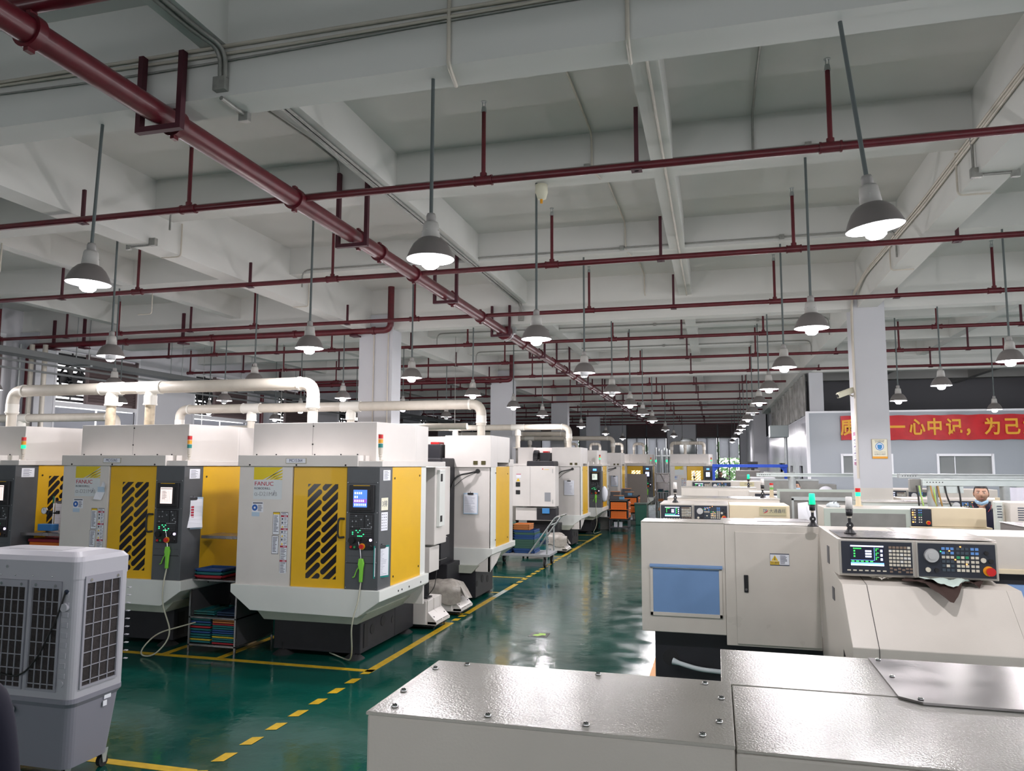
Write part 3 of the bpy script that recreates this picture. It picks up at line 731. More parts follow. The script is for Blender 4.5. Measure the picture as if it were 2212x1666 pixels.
    m_.prism([(0,1.0),(.76,1.0),(.76,1.38),(0,1.38)], 'z', 2.06, 2.56); m_.prism([(1.26,1.0),(1.68,1.0),(1.68,1.38),(1.26,1.38)], 'z', 2.135, 2.56)
    hood = obj('hood', m_, None, t, .004)
    m_ = MB(); m_.m(rubber); quad(m_, .748,.751,2.2,2.56,.2485)
    for x, z in ((.755,2.52),(.75,2.32)): m_.cyl((x,.246,z),(x,.25,z),.009,n=8)
    for x in (.05,.3,.78,1.1,1.3): m_.cyl((x,.243,2.205),(x,.25,2.205),.008,n=8)
    obj('seam', m_, None, hood)
    # back: column, motor, cable chain, electric cabinet
    obj('column', MB().box(.60,1.30,1.34,1.95,.6,2.2), casting, t, .02)
    m_ = MB(); m_.m(casting).box(.80,1.06,1.1,1.5,2.1,2.42); m_.m(redp).box(.86,1.0,1.14,1.4,2.42,2.46); obj('spindle_motor', m_, None, t, .01)
    pts = [(1.16,1.25,2.1),(1.16,1.25,2.30),(1.16,1.32,2.42),(1.16,1.45,2.47),(1.16,1.56,2.40),(1.16,1.60,2.28),(1.16,1.60,1.9)]
    m_ = MB(); fp = fillet(pts, .1, 3)
    for q in range(len(fp)-1):
        a, b_ = Vector(fp[q]), Vector(fp[q+1]); dd = (b_-a).normalized(); nn = Vector((0,dd.z,-dd.y))
        v = []
        for xx in (-.06,.06):
            for p_, s_ in ((a+dd*.004,.03),(a+dd*.004,-.03),(b_-dd*.004,-.03),(b_-dd*.004,.03)): v.append(p_+nn*s_+Vector((xx,0,0)))
        m_.add(v, [(0,1,2,3),(7,6,5,4),(0,4,5,1),(1,5,6,2),(2,6,7,3),(3,7,4,0)])
    obj('cable_chain', m_, black, t)
    cb = obj('electric_cabinet', MB().box(.46,1.56,1.96,2.40,1.07,2.07), white, t, .01)
    m_ = MB(); m_.m(rubber); quad(m_, 1.10,1.104,1.09,2.06,2.402)
    m_.box(1.36,1.47,2.40,2.415,1.56,1.67); m_.box(1.36,1.47,2.40,2.412,1.37,1.47); m_.m(mat('vent_grey', (.25,.26,.28), .6)).box(.58,.73,2.40,2.405,1.20,1.42)
    m_.m(paper); quad(m_, 1.34,1.46,1.78,1.86,2.403); m_.m(inkred); quad(m_, 1.34,1.46,1.86,1.875,2.403)
    m_.m(inkyel).add([(1.36,2.403,1.69),(1.46,2.403,1.69),(1.41,2.403,1.77)], [(0,1,2)]); m_.m(redp).cyl((.78,2.40,2.0),(.78,2.404,2.0),.015,n=14); m_.m(inkyel); quad(m_, .62,.74,1.985,1.995,2.403)
    m_.m(galv).box(.52,.53,2.40,2.41,1.9,2.0); m_.box(.52,.53,2.40,2.41,1.15,1.25)
    obj('cabinet_door_fittings', m_, None, cb)
    m_ = MB(); m_.m(white2).box(1.56,1.60,2.02,2.22,1.30,2.03); m_.m(rubber).box(1.60,1.605,2.05,2.12,1.88,1.98); m_.box(1.60,1.605,2.05,2.12,1.36,1.44); obj('side_box', m_, None, t, .004)
    m_ = MB(); m_.m(white).box(.5,1.5,1.95,2.3,.72,1.04); m_.m(casting).box(.46,.95,1.97,2.33,.74,1.03); m_.m(mat('pump_blue', (.05,.22,.5), .4)).box(.62,.80,2.31,2.38,.90,1.03)
    obj('lubrication_unit', m_, None, t, .006)
    # cable from the back panel
    m_ = MB(); m_.tube(fillet([(.22,1.35,2.0),(.32,1.42,1.97),(.55,1.46,1.93),(.62,1.6,1.6),(.60,1.7,.9)], .12), .014, 8); m_.tube(fillet([(.24,1.35,1.98),(.42,1.42,1.90),(.57,1.5,1.75)], .1), .005, 6)
    m_.cyl((.22,1.34,2.0),(.22,1.37,2.0),.035,n=12); obj('cable', m_, cableb, t)
    # rear holes in hood / duct flange
    m_ = MB()
    for x in (.12,.25): m_.box(x-.035,x+.035,1.381,1.386,2.10,2.16)
    obj('opening', m_, mat('olive_dark', (.06,.05,.01), .5), hood)
    # stack light
    sx, sy, sz = 1.62, .14, 2.135
    m_ = MB(); m_.m(pvcw).cyl((sx,sy,sz),(sx,sy,sz+.012),.04,.03,n=14); m_.cyl((sx,sy,sz+.012),(sx,sy,sz+.05),.012,n=8); m_.ball((sx,sy,sz+.055),.02,10,6); m_.cyl((sx,sy,sz+.07),(sx,sy,sz+.14),.022,.026,n=14)
    sl = obj('stack_light', m_, None, t)
    for q, (M0, M1) in enumerate(((tealp, greenlit),(yelp, yelp),(redp, redp))):
        m_ = MB(); z = sz+.14+q*.048; m_.m(M1 if stack == 'on' else M0).cyl((sx,sy,z+.003),(sx,sy,z+.045),.026,n=16); m_.m(pvcw).cyl((sx,sy,z),(sx,sy,z+.003),.027,n=16)
        if q == 2: m_.cyl((sx,sy,z+.045),(sx,sy,z+.052),.027,n=16)
        obj(['green_light','amber_light','red_light'][q], m_, None, sl)
    # stickers on the front
    rr = random.Random(11)
    lg = MB(); lg.m(mat('sticker_yellow', (.70,.55,.02), .5)); quad(lg, .19,.54,1.93,2.065,-.0015)
    lg.m(mat('sticker_grey', (.62,.66,.68), .5)); quad(lg, .19,.54,1.72,1.93,-.0015)
    lg.m(white)
    for q in range(4):
        a = .30+.055*q; lg.add([(a,-.0022,1.93),(a+.012+.008*(3-q),-.0022,1.93),(.54,-.0022,2.06-.035*q),(.54,-.0022,2.045-.033*q-.006)], [(0,1,2,3)])
    s_ = obj('brand_sticker', lg, None, t)
    if full:
        text('lettering', 'FANUC', .062, inkred, s_, (.20,-.003,1.885), sx=1.15, depth=.0004)
        text('lettering', 'ROBODRILL', .034, ink, s_, (.20,-.003,1.835), sx=1.1, depth=.0003)
        text('lettering', 'α-D21M', .062, mat('ink_grey', (.35,.36,.38), .6), s_, (.20,-.003,1.775), sx=1.05, depth=.0004)
        text('lettering', 'i', .085, ink, s_, (.425,-.003,1.785), depth=.0004, shear=.3)
        text('lettering', 'B', .062, mat('ink_grey', (.35,.36,.38), .6), s_, (.45,-.003,1.775), depth=.0004)
    st = MB(); st.m(paper); quad(st, .18,.32,1.58,1.69,-.0015)
    st.m(inkblue).cyl((.215,-.0015,1.628),(.215,-.0025,1.628),.034,n=20); st.m(paper).cyl((.215,-.0025,1.628),(.215,-.003,1.628),.012,n=10); lines(st,.255,.31,1.59,1.66,-.002,5,rr)
    st.m(ink); quad(st, .19,.31,1.672,1.684,-.002)
    st.m(paleblue); quad(st, .18,.275,1.535,1.58,-.0015)
    obj('notice_sticker', st, None, t)
    st = MB()
    st.m(rubber); quad(st, .443,.527,1.345,1.585,-.0012); st.m(paper); quad(st, .447,.523,1.35,1.58,-.0016); st.m(inkyel); quad(st,.447,.523,1.56,1.58,-.0018); lines(st,.455,.515,1.37,1.55,-.002,12,rr)
    st.m(rubber); quad(st, .437,.521,1.14,1.335,-.0012); st.m(paper); quad(st,.441,.517,1.145,1.33,-.0016); lines(st,.45,.51,1.16,1.32,-.002,11,rr)
    st.m(rubber); quad(st, .54,.625,.958,1.585,-.0012)
    z = 1.58
    for kind, h in (('t',.028),('r',.018),('p',.04),('p',.04),('w',.04),('r',.018),('p',.04),('w',.04),('p',.04),('w',.045),('r',.018),('t',.085),('t',.048),('r',.018),('t',.12)):
        if kind == 'r': st.m(inkred); quad(st,.543,.622,z-h,z-.001,-.0016); st.m(paper); quad(st,.575,.61,z-h*.7,z-h*.35,-.002)
        else:
            st.m(paper); quad(st,.543,.622,z-h+.001,z-.001,-.0016)
            if kind == 't': lines(st,.55,.615,z-h+.004,z-.004,-.002,max(2,int(h/.011)),rr)
            elif kind == 'p': st.m(ink); quad(st,.55,.568,z-h*.8,z-h*.25,-.002); lines(st,.578,.617,z-h+.006,z-.006,-.002,3,rr)
            else: st.m(inkyel).add([(.55,-.002,z-h*.85),(.574,-.002,z-h*.85),(.562,-.002,z-h*.2)], [(0,1,2)]); lines(st,.58,.617,z-h+.008,z-.008,-.002,3,rr)
        z -= h
    obj('warning_sticker', st, None, t)
    st = MB(); st.m(paper); quad(st,.08,.26,1.93,2.04,1.6862,'x'); lines(st,.10,.24,1.94,2.03,1.687,7,rr,ink,.35,'x')
    obj('record_sheet', st, None, t)
    if number:
        np_ = MB(); np_.m(mat('plate_edge', (.40,.38,.30), .5)).box(.592,.838,-.030,-.024,2.105,2.165); np_.m(paper).box(.60,.83,-.033,-.030,2.112,2.160)
        n_ = obj('number_plate', np_, None, t)
        text('lettering', number, .046, mat('ink_navy', (.03,.04,.12), .7), n_, (.715,-.034,2.136), align='CENTER', sx=.82, depth=.0004)
    return t

M64 = make_mill('white and yellow machine marked MC15.064 beside the aisle, blue menu on its screen', -5.07, 7.35, number='MC15.064', screen='menu')
M65 = make_mill('white and yellow machine marked MC15.065, pale screen, left of MC15.064', -7.45, 7.35, number='MC15.065', screen='white')
M66 = make_mill('white and yellow machine cut off by the left edge, green lamp lit', -9.83, 7.35, screen='white', stack='on', side_window=True)
MB1 = make_mill('white machine seen from behind with blue clipboard, right behind MC15.064', -3.39, 12.8, math.pi, screen='dark')
def cpm(src, lab, X, Y, rz): return dup(src, lab, (X,Y,0), rz)
cpm(MB1, 'white machine seen from behind, hidden behind MC15.064 and MC15.065', -5.77, 12.8, math.pi)
cpm(MB1, 'white machine seen from behind, farthest left of its back-to-back row', -8.15, 12.8, math.pi)
MB2 = cpm(MB1, 'white machine seen from behind with two-door cabinet, beyond the tray trolley', -3.39, 21.0, math.pi)
cpm(MB1, 'white machine seen from behind, left of the one beyond the trolley', -5.77, 21.0, math.pi)
MF3 = make_mill('white and yellow machine with green lamp lit, beside the nearer tool cart', -5.07, 23.3, screen='grey', stack='on', full=False)
cpm(MF3, 'white machine with green lamp lit, its hood showing left of the two-door cabinet', -7.45, 23.3, 0)
cpm(MB1, 'white machine seen from behind with white clipboard, behind the orange tool carts', -3.39, 29.8, math.pi)
MF4 = make_mill('white and yellow machine with lit window, behind the plain grey board', -4.18, 31.5, screen='lilac', stack='on', lit=True, full=False)
MF5 = make_mill('white and yellow machine with lit window, rightmost beside the blue steel frame', -1.79, 31.5, screen='lilac', stack='on', lit=True, full=False)
MF4b = dup(MF4, 'white and yellow machine behind the shelves, left of the lit pair', (-6.57,31.5,0), 0)
# second small display on far machines
for par in (MF3, MF4, MF5):
    o = obj('small_display', MB().box(1.43,1.54,-.037,-.034,1.93,1.99), mat('small_blue_display', (.1,.3,.9), .4, emit=(.12,.4,1.), es=1.2), par)

# coolant tanks with motor
def tank(label, X, Y, plastic=False, motor=True, w=.55):
    t = thing('coolant_tank', label, 'coolant tank', (X,Y,0), group='coolant tanks beside the aisle')
    obj('tank', MB().box(-w,0,0,.55,.06,.36), white, t, .01)
    m_ = MB(); m_.prism([(0,.36),(.015,.36),(.015,.22),(.13,.10),(.13,.06),(0,.06)], 'y', .02, .04); m_.prism([(0,.36),(.015,.36),(.015,.22),(.13,.10),(.13,.06),(0,.06)], 'y', .26, .28)
    m_.prism([(0,.36),(.015,.36),(.015,.22),(.13,.10),(.13,.06),(0,.06)], 'y', .50, .52); m_.add([(.015,.02,.215),(.125,.02,.11),(.125,.52,.11),(.015,.52,.215)], [(0,1,2,3),(3,2,1,0)]); m_.box(.015,.14,.02,.52,.07,.10)
    obj('flange', m_, white, t)
    m_ = MB(); m_.box(-w+.05,.10,.05,.5,.03,.07)
    for y in (.08,.46): m_.cyl((.08,y,.0),(.08,y,.16),.008,n=8); m_.cyl((-w+.08,y,0),(-w+.08,y,.06),.03,n=10)
    obj('foot', m_, rubber, t)
    if motor:
        m_ = MB(); m_.box(-.22,-.04,.15,.32,.36,.38); m_.cyl((-.13,.23,.38),(-.13,.23,.58),.07,n=20); m_.cyl((-.13,.23,.58),(-.13,.23,.62),.072,.06,n=20)
        for q in range(10): a = q*.628; m_.box(-.13+.07*math.cos(a)-.004,-.13+.07*math.cos(a)+.004,.23+.07*math.sin(a)-.004,.23+.07*math.sin(a)+.004,.40,.57)
        m_.box(-.2,-.14,.13,.18,.44,.52)
        mo = obj('motor', m_, black, t)
        obj('cable', MB().tube(fillet([(-.05,.2,.40),(.02,.25,.5),(.02,.35,.8),(-.02,.5,1.0)], .1), .006, 6), cableb, t)
    if plastic:
        rr = random.Random(2); m_ = MB(); n = 18; g = []
        for i in range(n+1):
            for j in range(9):
                u = i/n; v_ = j/8; x = -w-.02+(w+.16)*u; 
                if v_ < .5: y = .02+.9*v_*.55; z = .41+.03*math.sin(7*u+5*v_)+.02*rr.random()+.05*math.sin(u*3.1)
                else: y = .5; z = .4
                if j <= 2: y = -.03-.01*rr.random(); z = .41-(2-j)*.09+.02*rr.random()+(-.08*abs(math.sin(u*9)) if j == 0 else 0)
                if u > .9 and j > 2: z -= (u-.9)*2.2
                g.append((x, y, z))
        m_.add(g, [(i*9+j,(i+1)*9+j,(i+1)*9+j+1,i*9+j+1) for i in range(n) for j in range(8)], True)
        obj('plastic_sheet', m_, mat('crumpled_plastic', (.42,.39,.35), .25, noise=.3, nscale=14, bump=.7, bscale=12), t)
    return t
tank('white coolant tank with black motor, at the corner of MC15.064', -3.62, 9.33)
tank('white coolant tank with crumpled plastic draped over it, next behind the motor tank', -3.60, 10.26, plastic=True, motor=False, w=1.1)
tank('white coolant tank under plastic beyond the tray trolley', -3.60, 18.1, plastic=True, motor=False, w=1.3)

# air guns
def air_gun(label, X, Y, Z, path, M=limeg):
    t = thing('air_gun', label, 'air gun', (X,Y,Z), group='green air guns')
    m_ = MB(); m_.prism([(-.02,.0),(.025,.0),(.04,-.05),(.03,-.10),(.022,-.24),(-.012,-.24),(-.012,-.12),(-.03,-.06)], 'y', -.028, -.002); obj('handle', m_, M, t, .006)
    obj('trigger', MB().tube(fillet([(-.01,-.014,-.07),(-.05,-.014,-.13),(-.07,-.014,-.19),(-.09,-.014,-.195)], .03), .006, 6), M, t)
    obj('nozzle', MB().tube([(.0,-.014,.0),(-.01,-.014,.09),(-.04,-.014,.20)], .005, 6), chrome, t)
    obj('hose', MB().tube(fillet([(.005,-.014,-.24)]+path, .25, 6), .008, 8), hose, t)
    return t
air_gun('lime green air gun hanging on MC15.064', -3.57, 7.34, 1.13, [(.0,-.05,-.42),(-.05,-.10,-.65),(-.10,.05,-1.05),(-.35,.35,-1.115),(-.6,.5,-1.10)])
air_gun('lime green air gun hanging on MC15.065', -5.93, 7.34, 1.18, [(.0,-.05,-.4),(.02,-.08,-.6),(.15,-.05,-.95),(.0,-.15,-1.165),(-.25,-.1,-1.165),(-.20,.1,-.98),(.25,.2,-.85)])
air_gun('small lime green air gun on the machine beside the tool cart', -3.56, 23.28, 1.2, [(.02,-.05,-.5),(.05,-.08,-.9),(-.1,-.1,-1.18),(.15,-.1,-1.1)])
air_gun('small lime green air gun on the machine behind the grey board', -2.70, 31.48, 1.15, [(.05,-.05,-.4),(.3,-.08,-.9)])
# clipboards
def clipboard(label, X, Y, Z, rot=(0,0,0), board=paleblue, w=.23, h=.32, curl=0, red=False, seed=1):
    t = thing('clipboard', label, 'clipboard', (X,Y,Z)); t.rotation_euler = rot
    obj('board', MB().box(-w/2,w/2,-.006,0,-h,0), board, t, .002)
    n = 8; m_ = MB(); g = []
    for j in range(n+1):
        z = -.02-(h-.04)*j/n; yy = -.008-curl*(j/n)**2
        g += [(-w/2+.01,yy,z),(w/2-.01,yy-curl*.3*math.sin(j),z)]
    m_.m(paper).add(g, [(2*j,2*j+1,2*j+3,2*j+2) for j in range(n)])
    if not curl:
        lines(m_, -w/2+.02, w/2-.03, -h+.03, -.05, -.0095, 16, random.Random(seed), mat('pencil', (.40,.42,.50), .8), .3)
    obj('paper_sheet', m_, None, t)
    m_ = MB(); m_.tube(fillet([(-.045,-.012,-.025),(-.045,-.014,.0),(.045,-.014,.0),(.045,-.012,-.025)], .01), .004, 6); m_.box(-.04,.04,-.015,-.008,-.03,-.005); m_.cyl((0,-.01,0),(0,-.01,.02),.006,n=6); obj('clip', m_, mat('clip_steel', (.1,.1,.11), .3, metal=.8), t)
    return t
clipboard('pale blue clipboard hanging on the back of the machine behind MC15.064', -3.72, 11.44, 1.66, h=.33, w=.235)
clipboard('white clipboard on the back of the machine beyond the trolley', -3.70, 19.64, 1.70, board=paper, w=.26, h=.38, seed=2)
clipboard('white clipboard on the machine behind the tool carts', -3.65, 28.44, 1.70, w=.25, h=.38, seed=3)
clipboard('clipboard with handwritten list on the right flank of MC15.064', -3.385, 7.42, 1.26, (0,0,math.radians(62)), board=tealp, w=.2, h=.33, seed=4)
cb2 = clipboard('clipboard with crumpled sheet and red writing on the flank of MC15.065', -5.76, 7.50, 1.72, (0,0,math.radians(62)), w=.24, h=.36, curl=.02)
m_ = MB(); rr = random.Random(4)
for q in range(5): m_.m(inkred); m_.box(-.02,.012,-.014,-.012,-.12-q*.03,-.10-q*.03)
obj('red_writing', m_, None, cb2)
clipboard('clipboard with papers hanging on the machine at the left edge', -8.08, 7.98, 1.62, (0,0,math.radians(40)), board=mat('board_brown', (.12,.09,.07), .6), w=.27, h=.40, seed=5)
t = thing('row_label_plate', 'pale yellow plate reading 13排 on the flank of MC15.064', 'sign', (-3.38,7.44,1.70)); t.rotation_euler = (0,0,math.radians(78))
obj('plate', MB().box(-.075,.075,-.004,0,-.08,.05), creampaper, t); text('lettering', '13排', .07, ink, t, (0,-.005,-.015), align='CENTER', sx=.9, depth=.0004)
t = thing('record_sheet', 'white tabulated sheet below the 13排 plate on MC15.064', 'paper', (-3.38,7.44,1.60)); t.rotation_euler = (0,0,math.radians(78))
m_ = MB(); m_.m(paper).box(-.075,.075,-.003,0,-.19,0); rr = random.Random(8)
for q in range(4): lines(m_, -.065+q*.034,-.042+q*.034,-.18,-.01,-.004,6,rr,ink,.25)
obj('sheet', m_, None, t)
t = thing('note_paper', 'curled note papers taped beside the door of MC15.065', 'paper', (-6.86,7.345,1.80))
m_ = MB(); m_.m(paleblue).box(-.07,.03,-.004,-.001,-.03,.03); m_.m(paper).add([(-.09,-.003,-.03),(.03,-.002,-.03),(.05,-.03,.0),(.05,-.02,.06),(.0,-.002,.10),(-.02,-.001,.05),(.0,-.02,-.12),(-.1,-.03,-.11)], [(0,1,6,7),(1,2,3,4),(0,5,4,1)]); obj('sheet', m_, None, t)

# cream PVC ducts over the machines
def duct(label, x0, x1, y, z, r, drops, ztop=2.56, brown=False, hang=False):
    t = thing('ventilation_duct', label, 'duct', (0,y,z), group='cream ventilation ducts')
    el = [d for d in drops if d[1] == 'e']; te = [d for d in drops if d[1] == 't']
    xs = sorted([x0, x1]); pts = []
    pts.append((x0,0,ztop-z+.18)) if any(abs(d[0]-x0) < .01 for d in el) else None
    pts += [(x0,0,0),(x1,0,0)]
    if any(abs(d[0]-x1) < .01 for d in el): pts.append((x1,0,ztop-z+.18))
    obj('pipe', MB().tube(fillet(pts, r*2.2, 7), r, 20), pvcw, t)
    if hang:
        for q in range(4):
            xx = x0+.3+(x1-x0-.6)*q/3; obj('hanger_rod', MB().cyl((xx,0,r*.9),(xx,0,5.08-z),.006,n=6), conduitm, t)
    for x, k in drops:
        dy = 0
        m_ = MB(); m_.cyl((x,dy,ztop-z),(x,dy,ztop-z+.2 if k=='e' else -r*.5), r*.80, n=18); m_.box(x-r*1.2,x+r*1.2,-r*1.2,r*1.2,ztop-z-.01,ztop-z+.012)
        dr = obj('drop_pipe', m_, mat('pvc_stained', (.50,.42,.30), .45, noise=.35, nscale=14) if brown and k == 't' else pvcw, t)
        m_ = MB(); zt = (-r*1.35 if k == 't' else -r*2.3); m_.cyl((x,0,zt-.10),(x,0,zt),r*1.04,n=20); m_.cyl((x,0,zt-.12),(x,0,zt-.10),r*1.12,n=20)
        if k == 't': m_.cyl((x,0,zt),(x,0,-r*.3),r*1.0,r*.7,n=18); m_.cyl((x-r*2,0,0),(x+r*2,0,0),r*1.08,n=20); m_.cyl((x-r*2.2,0,0),(x-r*2,0,0),r*1.13,n=20); m_.cyl((x+r*2,0,0),(x+r*2.2,0,0),r*1.13,n=20)
        else:
            s_ = 1 if x == min(x0,x1) else -1; m_.cyl((x+s_*r*2.2,0,0),(x+s_*r*2.6,0,0),r*1.1,n=20)
        obj('fitting', m_, mat('pvc_white', (.70,.68,.62), .35), t)
    return t
duct('nearest cream duct, joining the hoods of the three front machines', -9.0, -4.56, 8.0, 3.05, .075, [(-9.0,'e'),(-7.42,'t'),(-6.83,'t'),(-4.56,'e')], brown=True)
duct('cream duct behind the nearest one, ending above the blue clipboard machine', -9.5, -3.70, 11.9, 3.09, .082, [(-9.5,'e'),(-8.0,'t'),(-6.05,'t'),(-3.70,'e')])
duct('cream duct on the left behind the nearest, ending above MC15.065', -15.0+1.2, -10.95, 11.95, 2.98, .08, [(-13.2,'t'),(-10.95,'e')], ztop=2.5)
duct('long thin cream duct low behind the front hoods', -12.9, -5.5, 16.6, 2.98, .075, [(-9.6,'t')], ztop=2.4, hang=True)
duct('cream duct over the cabinet machine beyond the trolley', -9.5, -3.78, 20.1, 3.12, .08, [(-7.0,'t'),(-5.2,'t'),(-3.78,'e')])
duct('cream duct just beneath the one over the cabinet machine', -8.3, -4.6, 24.0, 3.10, .075, [(-8.3,'e'),(-6.2,'t'),(-4.6,'e')])
duct('cream duct ending above the machine behind the orange carts', -11.5, -3.75, 28.9, 3.12, .085, [(-7.0,'t'),(-3.75,'e')])
duct('cream duct over the rightmost far machine', -1.75, -.45, 32.2, 3.02, .07, [(-1.75,'e'),(-1.2,'t'),(-.45,'e')])
for k, (x, y) in enumerate(((-6.3,33.0),(-5.3,33.2),(-4.3,33.0),(-3.4,33.2))):
    duct('short cream duct loop above the far hoods, '+ORD[k]+' from the left', x, x+.42, y, 3.02, .06, [(x,'e'),(x+.42,'e')])
t = thing('extraction_tank', 'grey cylindrical extraction drum above the far ducts', 'tank', (-1.2,35.4,3.0)); obj('drum', MB().lathe([(0,.32),(.2,.3),(.34,.2),(.36,0),(.36,-.5),(0,-.5)], n=24), galv, t); 
for a in (0,2.1,4.2): obj('leg', MB().cyl((.28*math.cos(a),.28*math.sin(a),-3.0),(.28*math.cos(a),.28*math.sin(a),-.5),.03,n=8), galv, t)
# ================================================================== LATHES
keyc = mat('key_cream', (.62,.58,.48), .5); keyb = mat('key_blue', (.12,.28,.62), .5); keyn = mat('key_brown', (.22,.16,.12), .5); keyd = mat('key_dark', (.05,.07,.09), .5); keygn = mat('key_green', (.03,.3,.14), .5)
scrblk = mat('screen_black', (.005,.006,.012), .25, emit=(.01,.012,.03), es=.6)
scrbar = mat('screen_bar', (.6,.65,.9), .3, emit=(.68,.74,1.), es=1.0); scrgreen = mat('screen_green', (.05,.8,.1), .3, emit=(.05,.9,.12), es=1.0); scrb2 = mat('screen_softblue', (.2,.4,.9), .3, emit=(.16,.38,.95), es=.9)
def console(par, x0, y, z0, z1, w=.98, on=True, leds=((3,0),(1,1),(2,3),(4,4))):
    """screen unit and operation panel on a face looking towards -y"""
    k = w/.98; h = z1-z0
    X = lambda v: x0+v*k
    Z = lambda v: z0+v*h
    fr = MB(); fr.box(X(0),X(.475),y-.012,y,z0,z1); a = obj('screen_unit', fr, mat('frame_beige', (.42,.40,.36), .4), par, .003)
    b_ = obj('bezel', MB().box(X(.012),X(.463),y-.018,y-.012,Z(.04),Z(.95)), mat('bezel_dark', (.022,.026,.038), .35), a)
    m_ = MB(); yy = y-.0195
    m_.m(scrblk).box(X(.068),X(.285),yy,y-.018,Z(.26),Z(.84))
    if on:
        m_.m(scrbar); quad(m_,X(.070),X(.283),Z(.80),Z(.84),yy-.0006); m_.m(scrbar); quad(m_,X(.070),X(.283),Z(.27),Z(.315),yy-.0006); m_.m(scrb2); quad(m_,X(.070),X(.283),Z(.315),Z(.36),yy-.0006)
        quad(m_,X(.222),X(.225),Z(.42),Z(.78),yy-.0006); quad(m_,X(.070),X(.225),Z(.42),Z(.428),yy-.0006)
        m_.m(scrgreen)
        for q in range(6): quad(m_,X(.088+q*.009),X(.095+q*.009),Z(.735),Z(.765),yy-.0007)
        for q in range(3): quad(m_,X(.09),X(.100),Z(.66-q*.075),Z(.70-q*.075),yy-.0007); quad(m_,X(.232),X(.238),Z(.68-q*.12),Z(.73-q*.12),yy-.0007); quad(m_,X(.232),X(.252),Z(.745-q*.12),Z(.76-q*.12),yy-.0007)
        for q in range(5): quad(m_,X(.075+q*.03),X(.075+q*.03+.018),Z(.375),Z(.405),yy-.0007)
        m_.m(scrbar)
        for q in range(3): quad(m_,X(.165),X(.205),Z(.655-q*.075),Z(.705-q*.075),yy-.0007); quad(m_,X(.262),X(.276),Z(.66-q*.12),Z(.73-q*.12),yy-.0007)
    obj('screen', m_, None, a)
    m_ = MB(); m_.m(keyc)
    for q in range(7): m_.box(X(.045+q*.038),X(.068+q*.038),y-.021,y-.018,Z(.115),Z(.15))
    rr = random.Random(1)
    for r_ in range(6):
        for q in range(6):
            m_.m(keyn if (r_ == 0 and q < 5) else (keyc if rr.random() < .8 else mat('key_pale', (.7,.7,.66), .5)))
            m_.box(X(.316+q*.0235),X(.334+q*.0235),y-.022,y-.018,Z(.77-r_*.098),Z(.835-r_*.098))
    m_.m(keyn)
    for q, s_ in ((0,0),(1.1,-.03),(2.2,0),(3.3,-.03),(4.3,0),(5.3,0)): m_.box(X(.318+q*.0235),X(.336+q*.0235),y-.022,y-.018,Z(.19+s_),Z(.24+s_))
    for q in (0,2.2,4.3,5.3): m_.box(X(.318+q*.0235),X(.336+q*.0235),y-.022,y-.018,Z(.10),Z(.15))
    obj('keys', m_, None, a)
    a2 = obj('operation_panel', MB().box(X(.488),X(.98),y-.012,y,z0-.005,z1), mat('frame_beige', (.42,.40,.36), .4), par, .003)
    obj('bezel', MB().box(X(.50),X(.97),y-.018,y-.012,Z(.03),Z(.95)), mat('bezel_dark', (.022,.026,.038), .35), a2)
    m_ = MB(); m_.m(mat('dial_silver', (.6,.6,.6), .3, metal=.6)).cyl((X(.582),y-.018,Z(.61)),(X(.582),y-.035,Z(.61)),.048*k,.044*k,n=28); m_.cyl((X(.582),y-.035,Z(.61)),(X(.582),y-.042,Z(.61)),.024*k,n=20)
    obj('hand_wheel', m_, None, a2)
    for (bx, bz, br, bm) in ((.556,.22,.016,keyc),(.61,.21,.014,rubber),(.895,.52,.016,keyc),(.94,.50,.015,rubber),(.915,.72,.013,rubber)):
        obj('push_button', MB().cyl((X(bx),y-.018,Z(bz)),(X(bx),y-.03,Z(bz)),br*k,n=14), bm, a2)
    m_ = MB(); m_.m(yelp).cyl((X(.923),y-.018,Z(.23)),(X(.923),y-.026,Z(.23)),.033*k,n=22); m_.m(redp).cyl((X(.930),y-.026,Z(.225)),(X(.930),y-.055,Z(.225)),.024*k,.028*k,n=20)
    obj('emergency_stop', m_, None, a2)
    m_ = MB()
    for g_, (gx, n, cols) in enumerate(((.645,3,((keyb,keyb,keyb),(keyb,keyd,keyb),(keyc,keyc,keyc),(keyd,keyd,keyd),(keyd,keyc,keyd),(keyd,keyd,keyd))),(.735,3,((keyd,)*3,(keyd,)*3,(keygn,keyc,keygn),(keyc,)*3,(keyc,)*3,(keyc,)*3)),(.822,2,((keyb,)*2,(keyb,)*2,(keyc,)*2,(keyc,)*2,(keyc,)*2,(keyc,)*2)))):
        for r_ in range(6):
            for q in range(n): m_.m(cols[r_][q]); m_.box(X(gx+q*.027),X(gx+q*.027+.020),y-.022,y-.018,Z(.78-r_*.118),Z(.85-r_*.118))
    obj('keys', m_, None, a2)
    m_ = MB(); m_.m(orangelit if on else keyd)
    for (q, r_) in leds: m_.box(X(.655+q*.034),X(.662+q*.034),y-.024,y-.018,Z(.86-r_*.118),Z(.885-r_*.118))
    m_.m(greenled); m_.box(X(.636),X(.642),y-.024,y-.018,Z(.72),Z(.745))
    obj('indicator', m_, None, a2)

